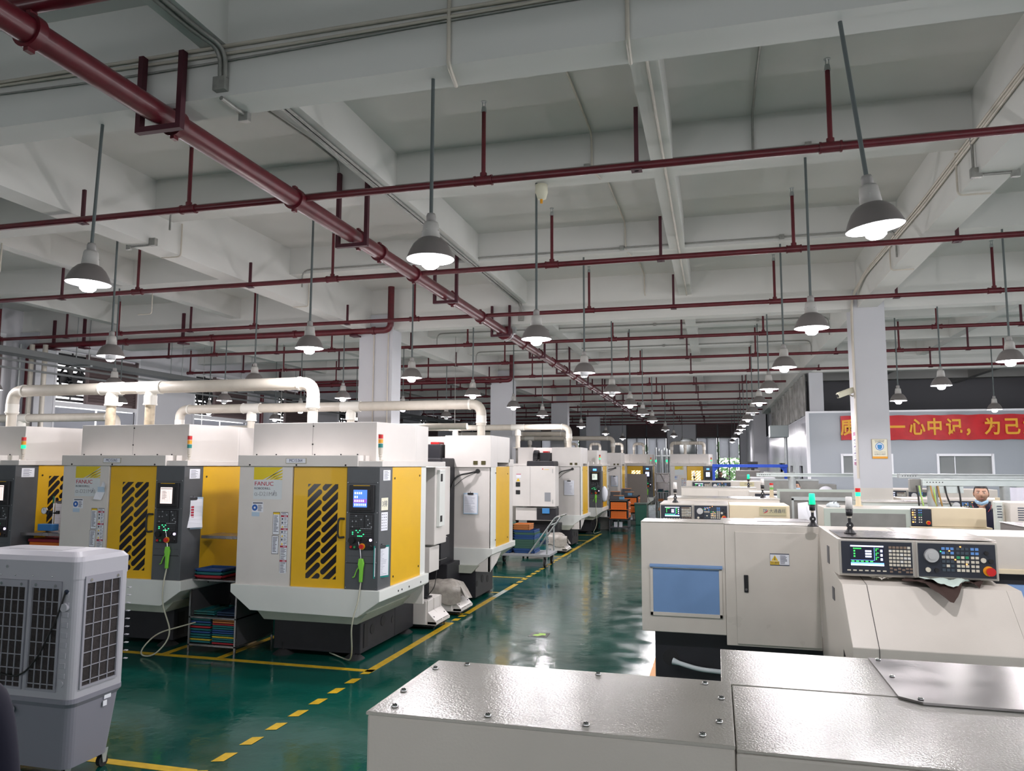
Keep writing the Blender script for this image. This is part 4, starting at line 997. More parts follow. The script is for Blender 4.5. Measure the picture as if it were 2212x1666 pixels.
def make_lathe(label, X, Y, foreground=False):
    t = thing('lathe', label, 'lathe', (X,Y,0), 0, 'cream lathes right of the aisle')
    # headstock cabinet
    m_ = MB(); m_.box(0,.712,0,.41,.66,1.60); m_.box(.713,1.474,.0,.75,.58,1.594); cab = obj('cabinet', m_, lwhite, t, .006)
    if not foreground:
        m_ = MB(); 
        for (a, b_, c, d) in ((.075,.685,.80,.83),(.075,.685,1.205,1.225),(.075,.10,.80,1.22),(.66,.685,.80,1.22)): m_.box(a,b_,-.012,0,c,d)
        w = obj('window_frame', m_, lwhite, t, .002)
        obj('blue_panel', MB().box(.10,.66,-.006,-.001,.83,1.205), bluep, t)
        obj('blue_lip', MB().prism([(-.03,1.228),(0,1.24),(0,1.215),(-.03,1.215)], 'x', .075, .69), bluep, t)
        d = obj('door', MB().box(.80,1.47,-.012,0,.60,1.535), lwhite, t, .003)
        obj('lock_handle', MB().box(.865,.90,-.022,-.012,1.03,1.175), black, d, .004)
        obj('key_lock', MB().cyl((.882,-.03,1.055),(.882,-.02,1.055),.011,n=14), chrome, d)
        s_ = MB(); s_.m(ink).box(1.08,1.235,-.0145,-.012,1.262,1.362); s_.m(paper).box(1.082,1.233,-.0155,-.0145,1.270,1.354); s_.m(inkyel).box(1.082,1.155,-.0162,-.0155,1.270,1.298)
        s_.add([(1.092,-.0165,1.302),(1.146,-.0165,1.302),(1.119,-.0165,1.348)], [(0,1,2)]); s_.m(ink).add([(1.115,-.017,1.307),(1.123,-.017,1.307),(1.121,-.017,1.335),(1.117,-.017,1.335)], [(0,1,2,3)]); lines(s_,1.162,1.228,1.276,1.348,-.0165,7,random.Random(3))
        sg = obj('warning_sticker', s_, None, d); text('lettering', '当心触电', .020, ink, sg, (1.086,-.017,1.284), depth=.0002, sx=.82)
    # screwed top plate
    m_ = MB(); m_.box(.0,.712,-.006,.412,1.60,1.607); tp = obj('top_plate', m_, ltop, t, .002)
    if foreground:
        for (x, y) in ((.045,.035),(.245,.030),(.44,.030),(.655,.032),(.685,.115),(.69,.27),(.655,.375),(.41,.385),(.085,.385),(.022,.33),(.02,.14)):
            m_ = MB(); m_.ball((x,y,1.609), (.0075,.0075,.004), 12, 6); m_.m(rubber).box(x-.005,x+.005,y-.0008,y+.0008,1.6125,1.6135); m_.box(x-.0008,x+.0008,y-.005,y+.005,1.6125,1.6135)
            m_.mi = [0]*len(m_.mi) if False else m_.mi
            m_.mats = [chrome, rubber]; m_.mi = [0 if i < 12*6 else 1 for i in range(len(m_.f))]
            obj('screw', m_, None, tp)
    m_ = MB(); m_.box(.714,2.6 if foreground else 1.474,-.003,.411,1.595,1.600); m_.box(.69,2.6 if foreground else 1.474,.413,.755,1.595,1.601)
    obj('top_panel', m_, ltop, t, .002)
    m_ = MB(); m_.prism([(1.0,.36),(1.0,.745),(1.46,.745),(1.46,.36)] if not foreground else [(1.10,.365),(1.06,.40),(1.06,.74),(2.4,.74),(2.4,.365)], 'z', 1.601, 1.606)
    pl = obj('steel_cover', m_, steel, t)
    if foreground:
        m_ = MB()
        for (x, y) in ((1.08,.72),(1.08,.56),(1.10,.385),(1.36,.385)): m_.ball((x,y,1.608), (.007,.007,.003), 10, 5)
        obj('screw', m_, chrome, pl)
    # cast bed below
    m_ = MB(); m_.box(.10,3.0,.12,.9,.04,.66); bed = obj('bed', m_, casting, t, .01)
    if not foreground:
        m_ = MB(); m_.cyl((.235,.118,.42),(.235,.125,.42),.07,n=22); m_.box(.16,.28,.117,.122,.12,.26); obj('casting_hole', m_, rubber, bed)
    # console, slanted cover
    cx0, cx1 = 1.475, 2.475
    prof = [(.0,.55),(.0,1.60),(-1.035,1.59),(-1.035,1.335),(-.80,1.328),(-1.155,1.292),(-1.50,.945),(-1.50,.55)]
    body = obj('console_body', MB().prism(prof, 'x', cx0, cx1), lwhite, t, .004)
    if not foreground: obj('top_panel', MB().box(1.98,2.47,-1.03,-.01,1.598,1.602), ltop, t)
    if not foreground:
        m_ = MB(); m_.m(steel).box(1.50,1.98,-1.03,-.42,1.598,1.603); obj('steel_cover', m_, None, t)
        console(t, cx0+.008, -1.04, 1.345, 1.588)
        g_ = MB(); g_.m(rubber).add([(1.63,-.82,1.3265),(1.634,-.82,1.3265),(1.634,-1.156,1.2935),(1.63,-1.156,1.2935)], [(0,1,2,3)]); g_.add([(1.63,-1.158,1.292),(1.634,-1.158,1.292),(1.634,-1.502,.945),(1.63,-1.502,.945)], [(0,1,2,3)]); g_.box(1.63,1.634,-1.502,-1.5,.55,.945)
        obj('door_seam', g_, None, body)
        m_ = MB(); m_.m(mat('slot_grey', (.10,.10,.11), .5)).box(1.471,1.4755,-.60,-.50,1.36,1.49); m_.box(1.471,1.4755,-.80,-.70,1.12,1.21)
        m_.m(black).add([(1.4735,-1.12,.85),(1.4735,-1.20,.82),(1.4735,-1.24,.72),(1.4735,-1.25,.62),(1.4735,-1.15,.70),(1.4735,-1.12,.78)], [tuple(range(6))])
        obj('vent_slot', m_, None, body)
        rp = MB(); rp.m(lwhite).box(2.475,3.9,-.62,.0,1.34,1.60); rp.m(lcream).box(2.475,3.9,-.64,-.62,1.335,1.37); obj('right_panel', rp, None, t, .004)
        obj('blue_door', MB().prism([(-.60,1.26),(-.64,1.26),(-1.10,.80),(-1.10,.5),(-.6,.5)], 'x', 2.55, 3.9), bluep, t)
        obj('track_gap', MB().box(2.475,3.9,-.6,-.5,1.26,1.34), rubber, t)
        obj('slanted_cover', MB().prism([(-.9,1.30),(-1.155,1.292),(-1.50,.945),(-1.50,.86),(-.9,.86)], 'x', 2.475, 2.56), lwhite, t)
        lo_ = MB(); lo_.m(mat('kick_panel_grey', (.36,.36,.34), .4)).box(1.478,3.4,-1.503,-1.0,.55,.86); obj('kick_panel', lo_, None, t)
    return t
L2 = make_lathe('cream lathe with blue window panel, operating console and slanted cover', -.655, 6.90)
L1 = make_lathe('nearest cream lathe, only its screwed top plates seen, bottom of the picture', -.69, 1.46, foreground=True)
m_ = MB(); m_.m(paper).box(1.70,1.95,-1.506,-1.503,.62,.84); m_.m(inkred).box(1.70,1.95,-1.508,-1.506,.78,.84); m_.m(inkyel).add([(1.72,-1.509,.79),(1.76,-1.509,.79),(1.74,-1.509,.83)], [(0,1,2)])
# red warning sticker at the bottom right of the slanted cover
ws = MB(); ws.m(inkred).box(2.12,2.45,-1.506,-1.503,.80,.855); ws.m(paper).box(2.12,2.45,-1.506,-1.503,.70,.80); ws.m(inkyel).add([(2.14,-1.508,.805),(2.19,-1.508,.805),(2.165,-1.508,.845)], [(0,1,2)]); lines(ws,2.15,2.42,.71,.79,-1.508,4,random.Random(6))
obj('warning_sticker', ws, None, L2)

# pivoting signal lamps
def signal(label, X, Y, Z, state='white', s=1.0):
    t = thing('signal_lamp', label, 'signal lamp', (X,Y,Z), group='signal lamps on the lathes')
    m_ = MB(); m_.lathe([(0,0),(.042,0),(.042,.008),(.022,.03),(.016,.045),(0,.045)], n=18); m_.cyl((0,-.013,.062),(0,.013,.062),.024,n=18); m_.cyl((0,0,.08),(0,0,.115),.012,n=12); obj('base', m_, black, t)
    obj('pivot_screw', MB().cyl((0,-.018,.062),(0,-.013,.062),.006,n=10), chrome, t)
    obj('collar', MB().cyl((0,0,.115),(0,0,.13),.015,n=14), pvcw, t)
    m_ = MB(); m_.lathe([(0,.13),(.023,.13),(.026,.18),(0,.18)], n=18); obj('socket', m_, black, t)
    m_ = MB(); m_.lathe([(0,.18),(.026,.18),(.023,.265),(.020,.27),(0,.27)], n=18); obj('lens', m_, greenlit if state == 'green' else mat('lens_frosted', (.72,.70,.68), .3), t)
    t.scale = (s,s,s); return t
signal('tall signal lamp glowing green on the back of the blue-panel lathe', .764, 6.78, 1.603, 'green')
signal('unlit frosted signal lamp on the console top of the blue-panel lathe', .948, 6.148, 1.603)
signal('unlit frosted signal lamp on the lathe with the brand plate', -.57, 11.2, 1.575, s=1.05)
signal('unlit frosted signal lamp on the low cream lathe top, beside a striped light', .70, 12.6, 1.60, s=1.1)
signal('small signal lamp glowing green on the far grey lathe', .70, 17.9, 1.61, 'green', 1.1)
signal('small unlit frosted signal lamp before the rightmost lit machine window', -.56, 20.9, 1.62, s=1.1)
def striped(label, X, Y, Z, cols, h=.05, post=.12):
    t = thing('striped_signal_light', label, 'signal light', (X,Y,Z))
    m_ = MB(); m_.m(mat('post_cream', (.62,.52,.35), .5)).cyl((0,0,0),(0,0,post),.033,.028,n=16); m_.cyl((0,0,0),(0,0,.012),.05,n=16); obj('post', m_, None, t)
    for q, (nm, M) in enumerate(cols): obj(nm, MB().cyl((0,0,post+q*h),(0,0,post+(q+1)*h-.003),.029,n=16), M, t)
striped('cream signal light with lit green and red bands left of the right column', 1.665, 10.1, 1.615, [('green_light',greenlit),('red_light',redp)])
striped('cream signal light with unlit green and red bands in the lathe rows', .86, 13.0, 1.60, [('green_light',mat('green_dull', (.15,.45,.08), .4)),('amber_light',pvcw),('red_light',redp)], .035)
striped('cream signal light glowing green beside the man in navy', 4.0, 13.6, 1.601, [('green_light',greenlit),('white_light',mat('lime_glow', (.5,.9,.4), .4, emit=(.3,.9,.3), es=.8))], post=.02)

# lathe with brand plate
t = thing('lathe', 'cream lathe with screen console at left and brand plate at right', 'lathe', (-.77,11.0,0), 0, 'cream lathes right of the aisle')
obj('body', MB().prism([(0,0),(0,1.31),(.0,1.335),(.05,1.34),(.05,1.57),(.8,1.575),(.8,0)], 'x', 0, .93), lwhite, t, .006)
obj('console_body', MB().box(.0,.93,-.06,.1,1.33,1.57), lwhite, t, .004)
console(t, .005, -.065, 1.335, 1.56, w=.91, leds=((0,1),(1,.6),(2,.2),(3,-.3),(3,3.5),(3,4.3),(4,4.6),(4,2.8)))
obj('front_board', MB().box(.935,1.72,-.04,.8,.6,1.565), lcream, t, .01)
pm = MB(); pm.m(mat('brass_plate', (.55,.50,.32), .3, metal=.5)).box(1.33,1.675,-.05,-.04,1.425,1.545); pm.m(mat('plate_line', (.3,.27,.18), .4)).box(1.337,1.668,-.052,-.05,1.430,1.433); pm.box(1.337,1.668,-.052,-.05,1.537,1.540)
bp_ = obj('brand_plate', pm, None, t)
text('lettering', '大通鑫旺', .058, ink, bp_, (1.455,-.053,1.488), depth=.0004, sx=.93)
text('lettering', 'TB', .062, mat('logo_navy', (.03,.08,.25), .5), bp_, (1.365,-.053,1.49), depth=.0004, shear=.3, sx=.8)
m_ = MB(); m_.m(inkred).add([(1.38,-.054,1.455),(1.43,-.054,1.475),(1.448,-.054,1.515),(1.425,-.054,1.488),(1.39,-.054,1.468)], [tuple(range(5))]); obj('logo_swoosh', m_, None, bp_)
# further lathes of the same row
def plain_lathe(label, X, Y, w, d, top, door=True, M=lwhite, con=False):
    t = thing('lathe', label, 'lathe', (X,Y,0), 0, 'cream lathes right of the aisle')
    obj('body', MB().box(0,w,0,d,.55,top-.012), M, t, .006); obj('top_plate', MB().box(-.005,w+.005,-.005,d,top-.012,top), ltop, t, .002)
    obj('bed', MB().box(.1,w-.1,.1,d-.1,.0,.56), casting, t)
    if door: obj('door', MB().box(w*.5,w-.05,-.01,0,.62,top-.07), M, t, .003)
    obj('steel_cover', MB().box(w*.55,w-.1,.1,d*.8,top,top+.004), steel, t)
    return t
plain_lathe('low cream lathe top between the brand-plate lathe and the grey lathe', -.74, 12.2, 1.66, .9, 1.60)
plain_lathe('grey-white far lathe with door outline, before the lit machine', -.76, 17.6, 1.62, .8, 1.62)
t = thing('lathe', 'far lathe whose console and small brand plate peep over the grey lathe', 'lathe', (-.76,20.6,0), 0, 'cream lathes right of the aisle')
obj('body', MB().box(0,1.9,0,.8,.0,1.70), lwhite, t, .006); console(t, .15, -.01, 1.42, 1.68, w=.98)
pm = MB().box(1.35,1.70,-.02,0,1.55,1.68); bp_ = obj('brand_plate', pm, mat('brass_plate', (.55,.50,.32), .3, metal=.5), t); text('lettering', '大通鑫旺', .055, ink, bp_, (1.46,-.022,1.63), depth=.0004, sx=.93)
# second column of lathes
t = thing('lathe', 'lathe with grey sheet cover, small key panel and cream board, before the right column', 'lathe', (1.25,9.8,0), 0, 'cream lathes right of the aisle')
obj('body', MB().box(0,1.68,.02,.75,.0,1.605), lwhite, t, .005)
m_ = MB(); m_.m(mat('pale_green_edge', (.40,.45,.40), .45)).box(-.02,.92,-.03,.02,1.0,1.60); m_.m(lgrey).box(.05,.86,-.036,-.03,1.0,1.55); obj('grey_cover', m_, None, t, .003)
obj('front_board', MB().box(1.13,1.69,-.03,.1,1.415,1.625), lcream, t, .004); obj('ledge', MB().box(.90,1.74,-.05,.1,1.395,1.412), lcream, t, .003)
a2 = obj('key_panel', MB().box(.915,1.125,-.05,.0,1.415,1.615), mat('bezel_dark', (.022,.026,.038), .35), t, .008)
m_ = MB(); rr = random.Random(9)
for r_ in range(6):
    for q in range(5):
        if q == 2: continue
        m_.m([keyb,keyb,keygn,keyc,keyc,keyc][r_] if q > 2 else (orangelit if rr.random() < .3 else keyc)); m_.box(.925+q*.022,.938+q*.022,-.054,-.05,1.59-r_*.027,1.603-r_*.027)
obj('keys', m_, None, a2)
m_ = MB(); m_.m(yelp).cyl((1.09,-.05,1.455),(1.09,-.058,1.455),.024,n=18); m_.m(redp).cyl((1.09,-.058,1.455),(1.09,-.08,1.455),.017,n=16); obj('emergency_stop', m_, None, a2)
t = thing('lathe', 'lathe with grey control panels in the second row, partly behind the rail posts', 'lathe', (2.80,13.2,0), 0, 'cream lathes right of the aisle')
obj('body', MB().box(0,2.2,0,.7,.0,1.60), lwhite, t, .005); console(t, .05, -.01, 1.36, 1.58, w=1.2); obj('front_board', MB().box(1.3,2.1,-.03,0,1.25,1.63), lcream, t, .004)
t = thing('lathe', 'lathe with a dark key panel beside the right column foot, third row', 'lathe', (2.95,16.4,0), 0, 'cream lathes right of the aisle')
obj('body', MB().box(0,2.2,0,.8,.0,1.66), lwhite, t, .005); console(t, .10, -.01, 1.36, 1.64, w=1.1)
plain_lathe('pale lathe top with outlined door beyond the cream board lathe', 1.92, 11.3, 1.1, .8, 1.62, M=mat('lathe_green_white', (.50,.54,.50), .4))
t = thing('lathe', 'pale lathe with dark screen panel beside the far grey sheet', 'lathe', (.55,13.6,0), 0, 'cream lathes right of the aisle')
obj('body', MB().box(0,.9,0,.6,.0,1.66), lwhite, t, .005); m_ = MB(); m_.m(mat('bezel_dark', (.022,.026,.038), .35)).box(.08,.75,-.02,0,1.45,1.63); m_.m(scrbar).box(.25,.55,-.024,-.02,1.52,1.60); obj('display_unit', m_, None, t)
# brown reflecting cover box and vented cabinet at the right edge
t = thing('steel_cover_box', 'shiny box with reddish reflecting top at the right edge', 'cabinet', (2.50,7.15,0)); m_ = MB(); m_.m(mat('box_brown_grey', (.16,.145,.14), .35)).box(0,1.5,0,.8,.0,1.59); m_.m(steel).box(-.01,1.5,-.01,.8,1.59,1.60); obj('box', m_, None, t, .004)
t = thing('vented_cabinet', 'cream cabinet with black louvre slots at the right edge', 'cabinet', (2.93,9.0,0)); cbx = obj('box', MB().box(0,1.2,0,.5,0,1.73), lwhite, t, .005)
m_ = MB(); 
for q in range(6): m_.box(.07,.21,-.004,.0,1.69-q*.024-.02,1.70-q*.024-.02); m_.box(.27,.41,-.004,.0,1.69-q*.024-.02,1.70-q*.024-.02)
obj('vent_slot', m_, ink, cbx)
t = thing('slotted_panel', 'narrow upright panel with slots hiding the arm of the man in navy', 'panel', (2.90,9.15,0)); obj('panel', MB().box(-.07,.0,-.04,.04,0,1.73), mat('lathe_green_white', (.50,.54,.50), .4), t, .005)
m_ = MB()
for q in range(5): m_.box(-.055,-.012,-.044,-.04,1.68-q*.028,1.69-q*.028)
obj('vent_slot', m_, ink, t)
# grey sheet screens
t = thing('grey_screen', 'large grey sheet screen before the two masked heads', 'screen', (.94,12.95,0)); m_ = MB(); m_.m(mat('pale_green_edge', (.40,.45,.40), .45)).box(0,1.15,0,.04,0,1.73); m_.m(lgrey).box(.04,1.11,-.004,0,0,1.69); obj('sheet', m_, None, t)
t = thing('framed_screen', 'dark grey framed screen with hanging paper, behind the green signal lamp', 'screen', (1.06,11.9,0)); m_ = MB(); m_.m(lgrey).box(0,.80,0,.03,0,1.63); m_.m(galv).box(0,.80,-.02,0,1.60,1.65); m_.box(0,.03,-.02,0,0,1.63); m_.box(.77,.80,-.02,0,0,1.63); obj('sheet', m_, None, t)
m_ = MB(); m_.m(paper).add([(.08,-.03,1.56),(.22,-.025,1.58),(.24,-.03,1.25),(.08,-.03,1.25)], [(0,1,2,3)]); m_.add([(.20,-.035,1.52),(.32,-.03,1.56),(.33,-.035,1.25),(.25,-.03,1.25)], [(0,1,2,3)]); obj('hanging_paper', m_, None, t)
t = thing('plastic_bag', 'crumpled clear plastic bag over the grey cover edge', 'bag', (1.36,9.95,1.605)); m_ = MB(); m_.ball((0,0,.0), (.075,.06,.06), 16, 8); rr = random.Random(3); m_.v = [(x+rr.uniform(-.02,.02), y+rr.uniform(-.02,.02), max(.0, z+rr.uniform(-.015,.015))) for x, y, z in m_.v]; obj('bag', m_, mat('clear_bag', (.55,.6,.62), .2, bump=.4, bscale=14), t)
# transfer rails on posts
def rail(label, x0, x1, y, z0, z1, posts, M=galv, extra=False):
    t = thing('transfer_rail', label, 'rail', (0,y,0), group='galvanised transfer rails')
    m_ = MB(); m_.box(x0,x1,-.06,.06,z0,z1); m_.box(x0,x1,-.075,-.06,z1-.015,z1)
    if extra: m_.box(x0+.08,x0+.46,-.04,.04,z0-.09,z0)
    b_ = obj('beam', m_, M, t, .003)
    for k, x in enumerate(posts): obj('post', MB().cyl((x,0,0),(x,0,z0),.062,n=20), galv, t)
    m_ = MB(); rr = random.Random(int(y*10))
    for k in range(6): x = x0+.05+.035*k; m_.cyl((x,-.062,(z0+z1)/2),(x,-.06,(z0+z1)/2),.007,n=8)
    obj('bolt_hole', m_, rubber, b_)
    return t
rail('nearest galvanised rail with end bracket, above the cream board', 2.50, 4.6, 10.65, 1.858, 1.945, (2.62,3.43), mat('galv_pale', (.50,.56,.55), .4, metal=.35, noise=.08, nscale=5), True)
m_ = MB(); m_.m(lgrey).box(2.20,2.34,-.04,.05,1.80,1.94); m_.box(2.20,2.40,-.04,.05,1.775,1.81); brk = thing('rail_bracket', 'grey C-shaped bracket at the end of the nearest rail', 'bracket', (.17,10.70,0)); obj('bracket', m_, None, brk, .004)
rail('middle galvanised rail behind the nearest one', 2.60, 6.0, 12.4, 1.925, 1.99, (4.2,))
rail('long galvanised rail crossing behind the right column', .70, 5.4, 14.35, 1.91, 1.97, (1.3,5.2), mat('galv_pale', (.50,.56,.55), .4, metal=.35, noise=.08, nscale=5))
t = thing('hydraulic_hoses', 'green and brown hoses dangling under the nearest rail', 'hose', (2.80,10.60,1.858))
for q, (x, M) in enumerate(((-.37,cableb),(-.34,mat('hose_lime', (.35,.55,.15), .4)),(-.21,mat('hose_brown', (.35,.20,.05), .4)),(-.18,mat('hose_lime', (.35,.55,.15), .4)),(-.13,mat('hose_brown', (.35,.20,.05), .4)),(-.05,cableb),(.10,cableb))):
    obj('hose', MB().tube(fillet([(x,0,0),(x+.01,-.02,-.12),(x+.02+.02*(q%3),0,-.25)], .05), .010, 8), M, t)
# hanging smock
t = thing('hanging_smock', 'white work smock hanging at the right edge under the rail', 'smock', (3.42,9.95,1.86)); m_ = MB(); g = []
for i in range(13):
    for j in range(5): g.append((-.17+.03*i, .02*math.sin(i*1.7), -.30*j/4))
m_.add(g, [(i*5+j,(i+1)*5+j,(i+1)*5+j+1,i*5+j+1) for i in range(12) for j in range(4)], True); obj('cloth', m_, mat('smock_white', (.6,.6,.68), .9), t)
# rags on the console ledge
def rag(label, X, Y, Z, M, w, d, drop, seed):
    t = thing('cleaning_rag', label, 'rag', (X,Y,Z)); rr = random.Random(seed); m_ = MB(); g = []; n = 16; k = 9
    for i in range(n+1):
        for j in range(k+1):
            u, v_ = i/n, j/k; x = (u-.5)*w+.02*math.sin(6*v_+seed); y = -v_*d*(.6+.4*math.sin(math.pi*u)); z = .012+.016*abs(math.sin(7*u+3*v_+seed))+.008*rr.random()
            over = max(0, v_*(.35+.75*max(0, 1-abs(u-.60)/.42))-.50)*1.25
            g.append((x, y-over*drop*1.02-(.012 if over > 0 else 0), z-over*drop))
    m_.add(g, [(i*(k+1)+j,(i+1)*(k+1)+j,(i+1)*(k+1)+j+1,i*(k+1)+j+1) for i in range(n) for j in range(k)], True); obj('cloth', m_, M, t)
rag('dark brown rag drooping over the edge under the operation panel', 1.40, 5.90, 1.302, mat('rag_brown', (.045,.025,.02), .95), .34, .24, .15, 1)
rag('pale mint rag on top of the brown rag', 1.47, 5.845, 1.316, mat('rag_mint', (.50,.60,.55), .95), .27, .12, .05, 4)
rag('dark brown rag end peeping right of the mint rag', 1.63, 5.93, 1.302, mat('rag_brown', (.045,.025,.02), .95), .14, .14, .03, 2)
rag('small crumpled white cloth on the ledge under the keypad', 1.10, 5.92, 1.304, mat('rag_white', (.6,.58,.52), .95), .12, .07, .0, 6)
# plastic bag by the lathe bed
t = thing('plastic_hose_bag', 'clear plastic wrapped hose sticking out of the black lathe bed', 'hose', (-.40,6.98,.40)); m_ = MB(); m_.tube(fillet([(0,0,0),(.10,-.03,-.02),(.22,-.02,-.05),(.42,.02,-.07)], .08), [.03]*1+[.02]*(len(fillet([(0,0,0),(.10,-.03,-.02),(.22,-.02,-.05),(.42,.02,-.07)], .08))-1), 10); obj('hose', m_, mat('clear_bag', (.55,.6,.62), .2), t)
# ================================================================== OTHER THINGS
# banner on the partition room
t = thing('banner', 'long red banner with yellow Chinese characters on the partition room wall', 'banner', (0,22.33,0))
m_ = MB(); n = 120; g = []
for i in range(n+1):
    x = 3.32+(9.6-3.32)*i/n
    for j in range(5):
        z = 2.80+.655*j/4+.008*math.sin(i*.5); g.append((x, .012*math.sin(i*.35+j)-.01, z))
m_.add(g, [(i*5+j,(i+1)*5+j,(i+1)*5+j+1,i*5+j+1) for i in range(n) for j in range(4)], True)
bn = obj('cloth', m_, linered, t)
for ch, x in (('质',3.50),('量',4.06),('一',4.72),('心',5.20),('中',5.62),('记',6.08),('，',6.52),('为',6.98),('己',7.42),('为',7.86),('人',8.30)):
    text('lettering', ch, .46, gold, t, (x,-.035,3.11), align='CENTER', depth=.004, sx=.86, bold=.012)
# signs on the right column
t = thing('safety_sign', 'ear protection sign, cream with blue round symbol, on the right column', 'sign', (2.56,13.39,2.37))
m_ = MB(); m_.m(creampaper).box(-.11,.11,-.006,0,-.15,.16); m_.m(yelp).box(-.11,.11,-.0065,-.006,-.15,-.115); m_.m(mat('sign_edge', (.35,.28,.15), .6)).box(-.115,-.11,-.008,0,-.15,.16); m_.box(.11,.115,-.008,0,-.15,.16); m_.box(-.115,.115,-.008,0,.16,.165)
bd = obj('board', m_, None, t)
m_ = MB(); m_.m(mat('sign_blue', (.03,.22,.50), .5)).cyl((0,-.006,.045),(0,-.008,.045),.062,n=28); m_.m(paper).cyl((0,-.008,.045),(0,-.009,.045),.052,n=28); m_.m(mat('sign_blue', (.03,.22,.50), .5)).add([(-.034,-.0095,.075),(.034,-.0095,.075),(.036,-.0095,.03),(.018,-.0095,.0),(-.018,-.0095,.0),(-.036,-.0095,.03)], [tuple(range(6))]); obj('symbol', m_, None, bd)
text('lettering', 'MUST WEAR EAR', .019, ink, bd, (0,-.007,.142), align='CENTER', depth=.0002); text('lettering', '必须戴护耳', .026, ink, bd, (0,-.007,.118), align='CENTER', depth=.0002)
text('lettering', 'HEARING PROTECTOR', .016, ink, bd, (0,-.007,-.045), align='CENTER', depth=.0002); text('lettering', '注意听力保护', .028, ink, bd, (0,-.007,-.082), align='CENTER', depth=.0002)
t = thing('notice_sheets', 'torn purple-edged notice sheets on the left side of the right column', 'sign', (2.245,13.62,2.38))
m_ = MB(); m_.m(paper).box(-.006,0,-.16,.16,-.22,.26); m_.m(mat('notice_purple', (.35,.12,.22), .6)).box(-.007,0,-.16,.16,.22,.28); m_.box(-.007,0,-.16,.16,-.26,-.21)
for q in range(4): m_.m(mat('notice_violet', (.12,.08,.20), .6)); m_.box(-.008,-.006,-.13,.13,.14-q*.11,.16-q*.11); lines(m_, -.12,.12,.05-q*.11,.13-q*.11,-.0085,3,random.Random(q),ink,.3,'x')
obj('sheet', m_, None, t)
# security camera
t = thing('security_camera', 'white bullet camera on a bracket left of the right column', 'camera', (2.10,13.5,3.30)); t.rotation_euler = (0,math.radians(20),math.radians(200))
m_ = MB(); m_.box(-.14,.14,-.045,.045,-.04,.04); m_.box(-.17,.12,-.055,.055,.04,.05); obj('body', m_, creampaper, t, .006); obj('bracket', MB().tube([(-.05,0,-.04),(-.1,0,-.09),(-.28,0,-.05)], .012, 8), pvcw, t); obj('lens', MB().cyl((.14,0,0),(.15,0,0),.03,n=14), black, t)
# grey wall box near the plastic curtain
t = thing('ventilation_hood', 'grey boxy duct hood on a post before the glossy partition wall', 'hood', (2.05,24.8,3.15)); obj('box', MB().box(-.42,.12,-.3,.3,-.18,.18), mat('hood_grey', (.28,.32,.32), .5), t, .01); obj('post', MB().cyl((.05,0,-3.15),(.05,0,-.18),.05,n=12), galv, t)
# wall pilasters far right
for k, (x, y, w) in enumerate(((2.2,35.0,.35),(2.0,38.5,.5))): pass
struct('wall_far_return', MB().box(1.9,2.5,40.3,49.5,0,ZS), wallpaint)
# steel portal frame
t = thing('blue_frame', 'bright blue steel portal frame before the far window', 'frame', (0,24.0,0))
m_ = MB(); m_.box(-.10,2.06,-.05,.05,2.05,2.14); obj('beam', m_, blues, t, .003)
for x in (-.06,2.0): 
    m_ = MB(); m_.box(x-.04,x+.04,-.04,.04,0,2.05); m_.prism([(x+(.04 if x < 1 else -.04),2.05),(x+(.16 if x < 1 else -.16),2.05),(x+(.04 if x < 1 else -.04),1.93)], 'y', -.02, .02); obj('post', m_, blues, t)
# far equipment behind the lathes
t = thing('air_cooler', 'white slatted air cooler far off before the window', 'air cooler', (.95,22.4,0)); m_ = MB(); m_.box(0,.62,0,.5,.0,1.72); m_.box(-.02,.64,-.02,.52,1.72,1.78); b_ = obj('body', m_, mat('cooler_white', (.60,.61,.64), .4), t, .02)
m_ = MB()
for q in range(9): m_.box(.08,.54,-.006,0,1.25+q*.045,1.27+q*.045)
obj('louvre', m_, lgrey, t)
for k, (x, y, w, h, M, lab) in enumerate(((.62,25.5,.75,1.95,mat('cab_taupe', (.28,.26,.24), .5),'taupe cabinet far off left of the slatted cooler'),(1.5,25.6,.9,1.90,mat('cab_pale', (.40,.42,.40), .5),'pale grey cabinet far off right of the slatted cooler'),(1.95,21.6,1.1,1.62,lgrey,'low grey machine guard far off under the long rail'))):
    t = thing('cabinet', lab, 'cabinet', (x,y,0)); obj('body', MB().box(0,w,0,.6,0,h), M, t, .02); obj('door', MB().box(.06,w-.06,-.01,0,.2,h-.15), M, t, .004)
t = thing('monitor', 'small black monitor on top of the far cabinets', 'monitor', (1.15,25.75,1.95)); obj('screen', MB().box(-.16,.16,-.02,.02,.06,.28), black, t, .004); obj('stand', MB().box(-.05,.05,-.05,.05,0,.07), black, t)
t = thing('grey_guard', 'wide dark grey machine guard behind the far signal lamps', 'screen', (1.0,18.6,0)); obj('sheet', MB().box(0,1.25,0,.04,0,1.78), lgrey, t); obj('rim', MB().box(-.01,1.26,-.01,.05,1.76,1.80), galv, t)
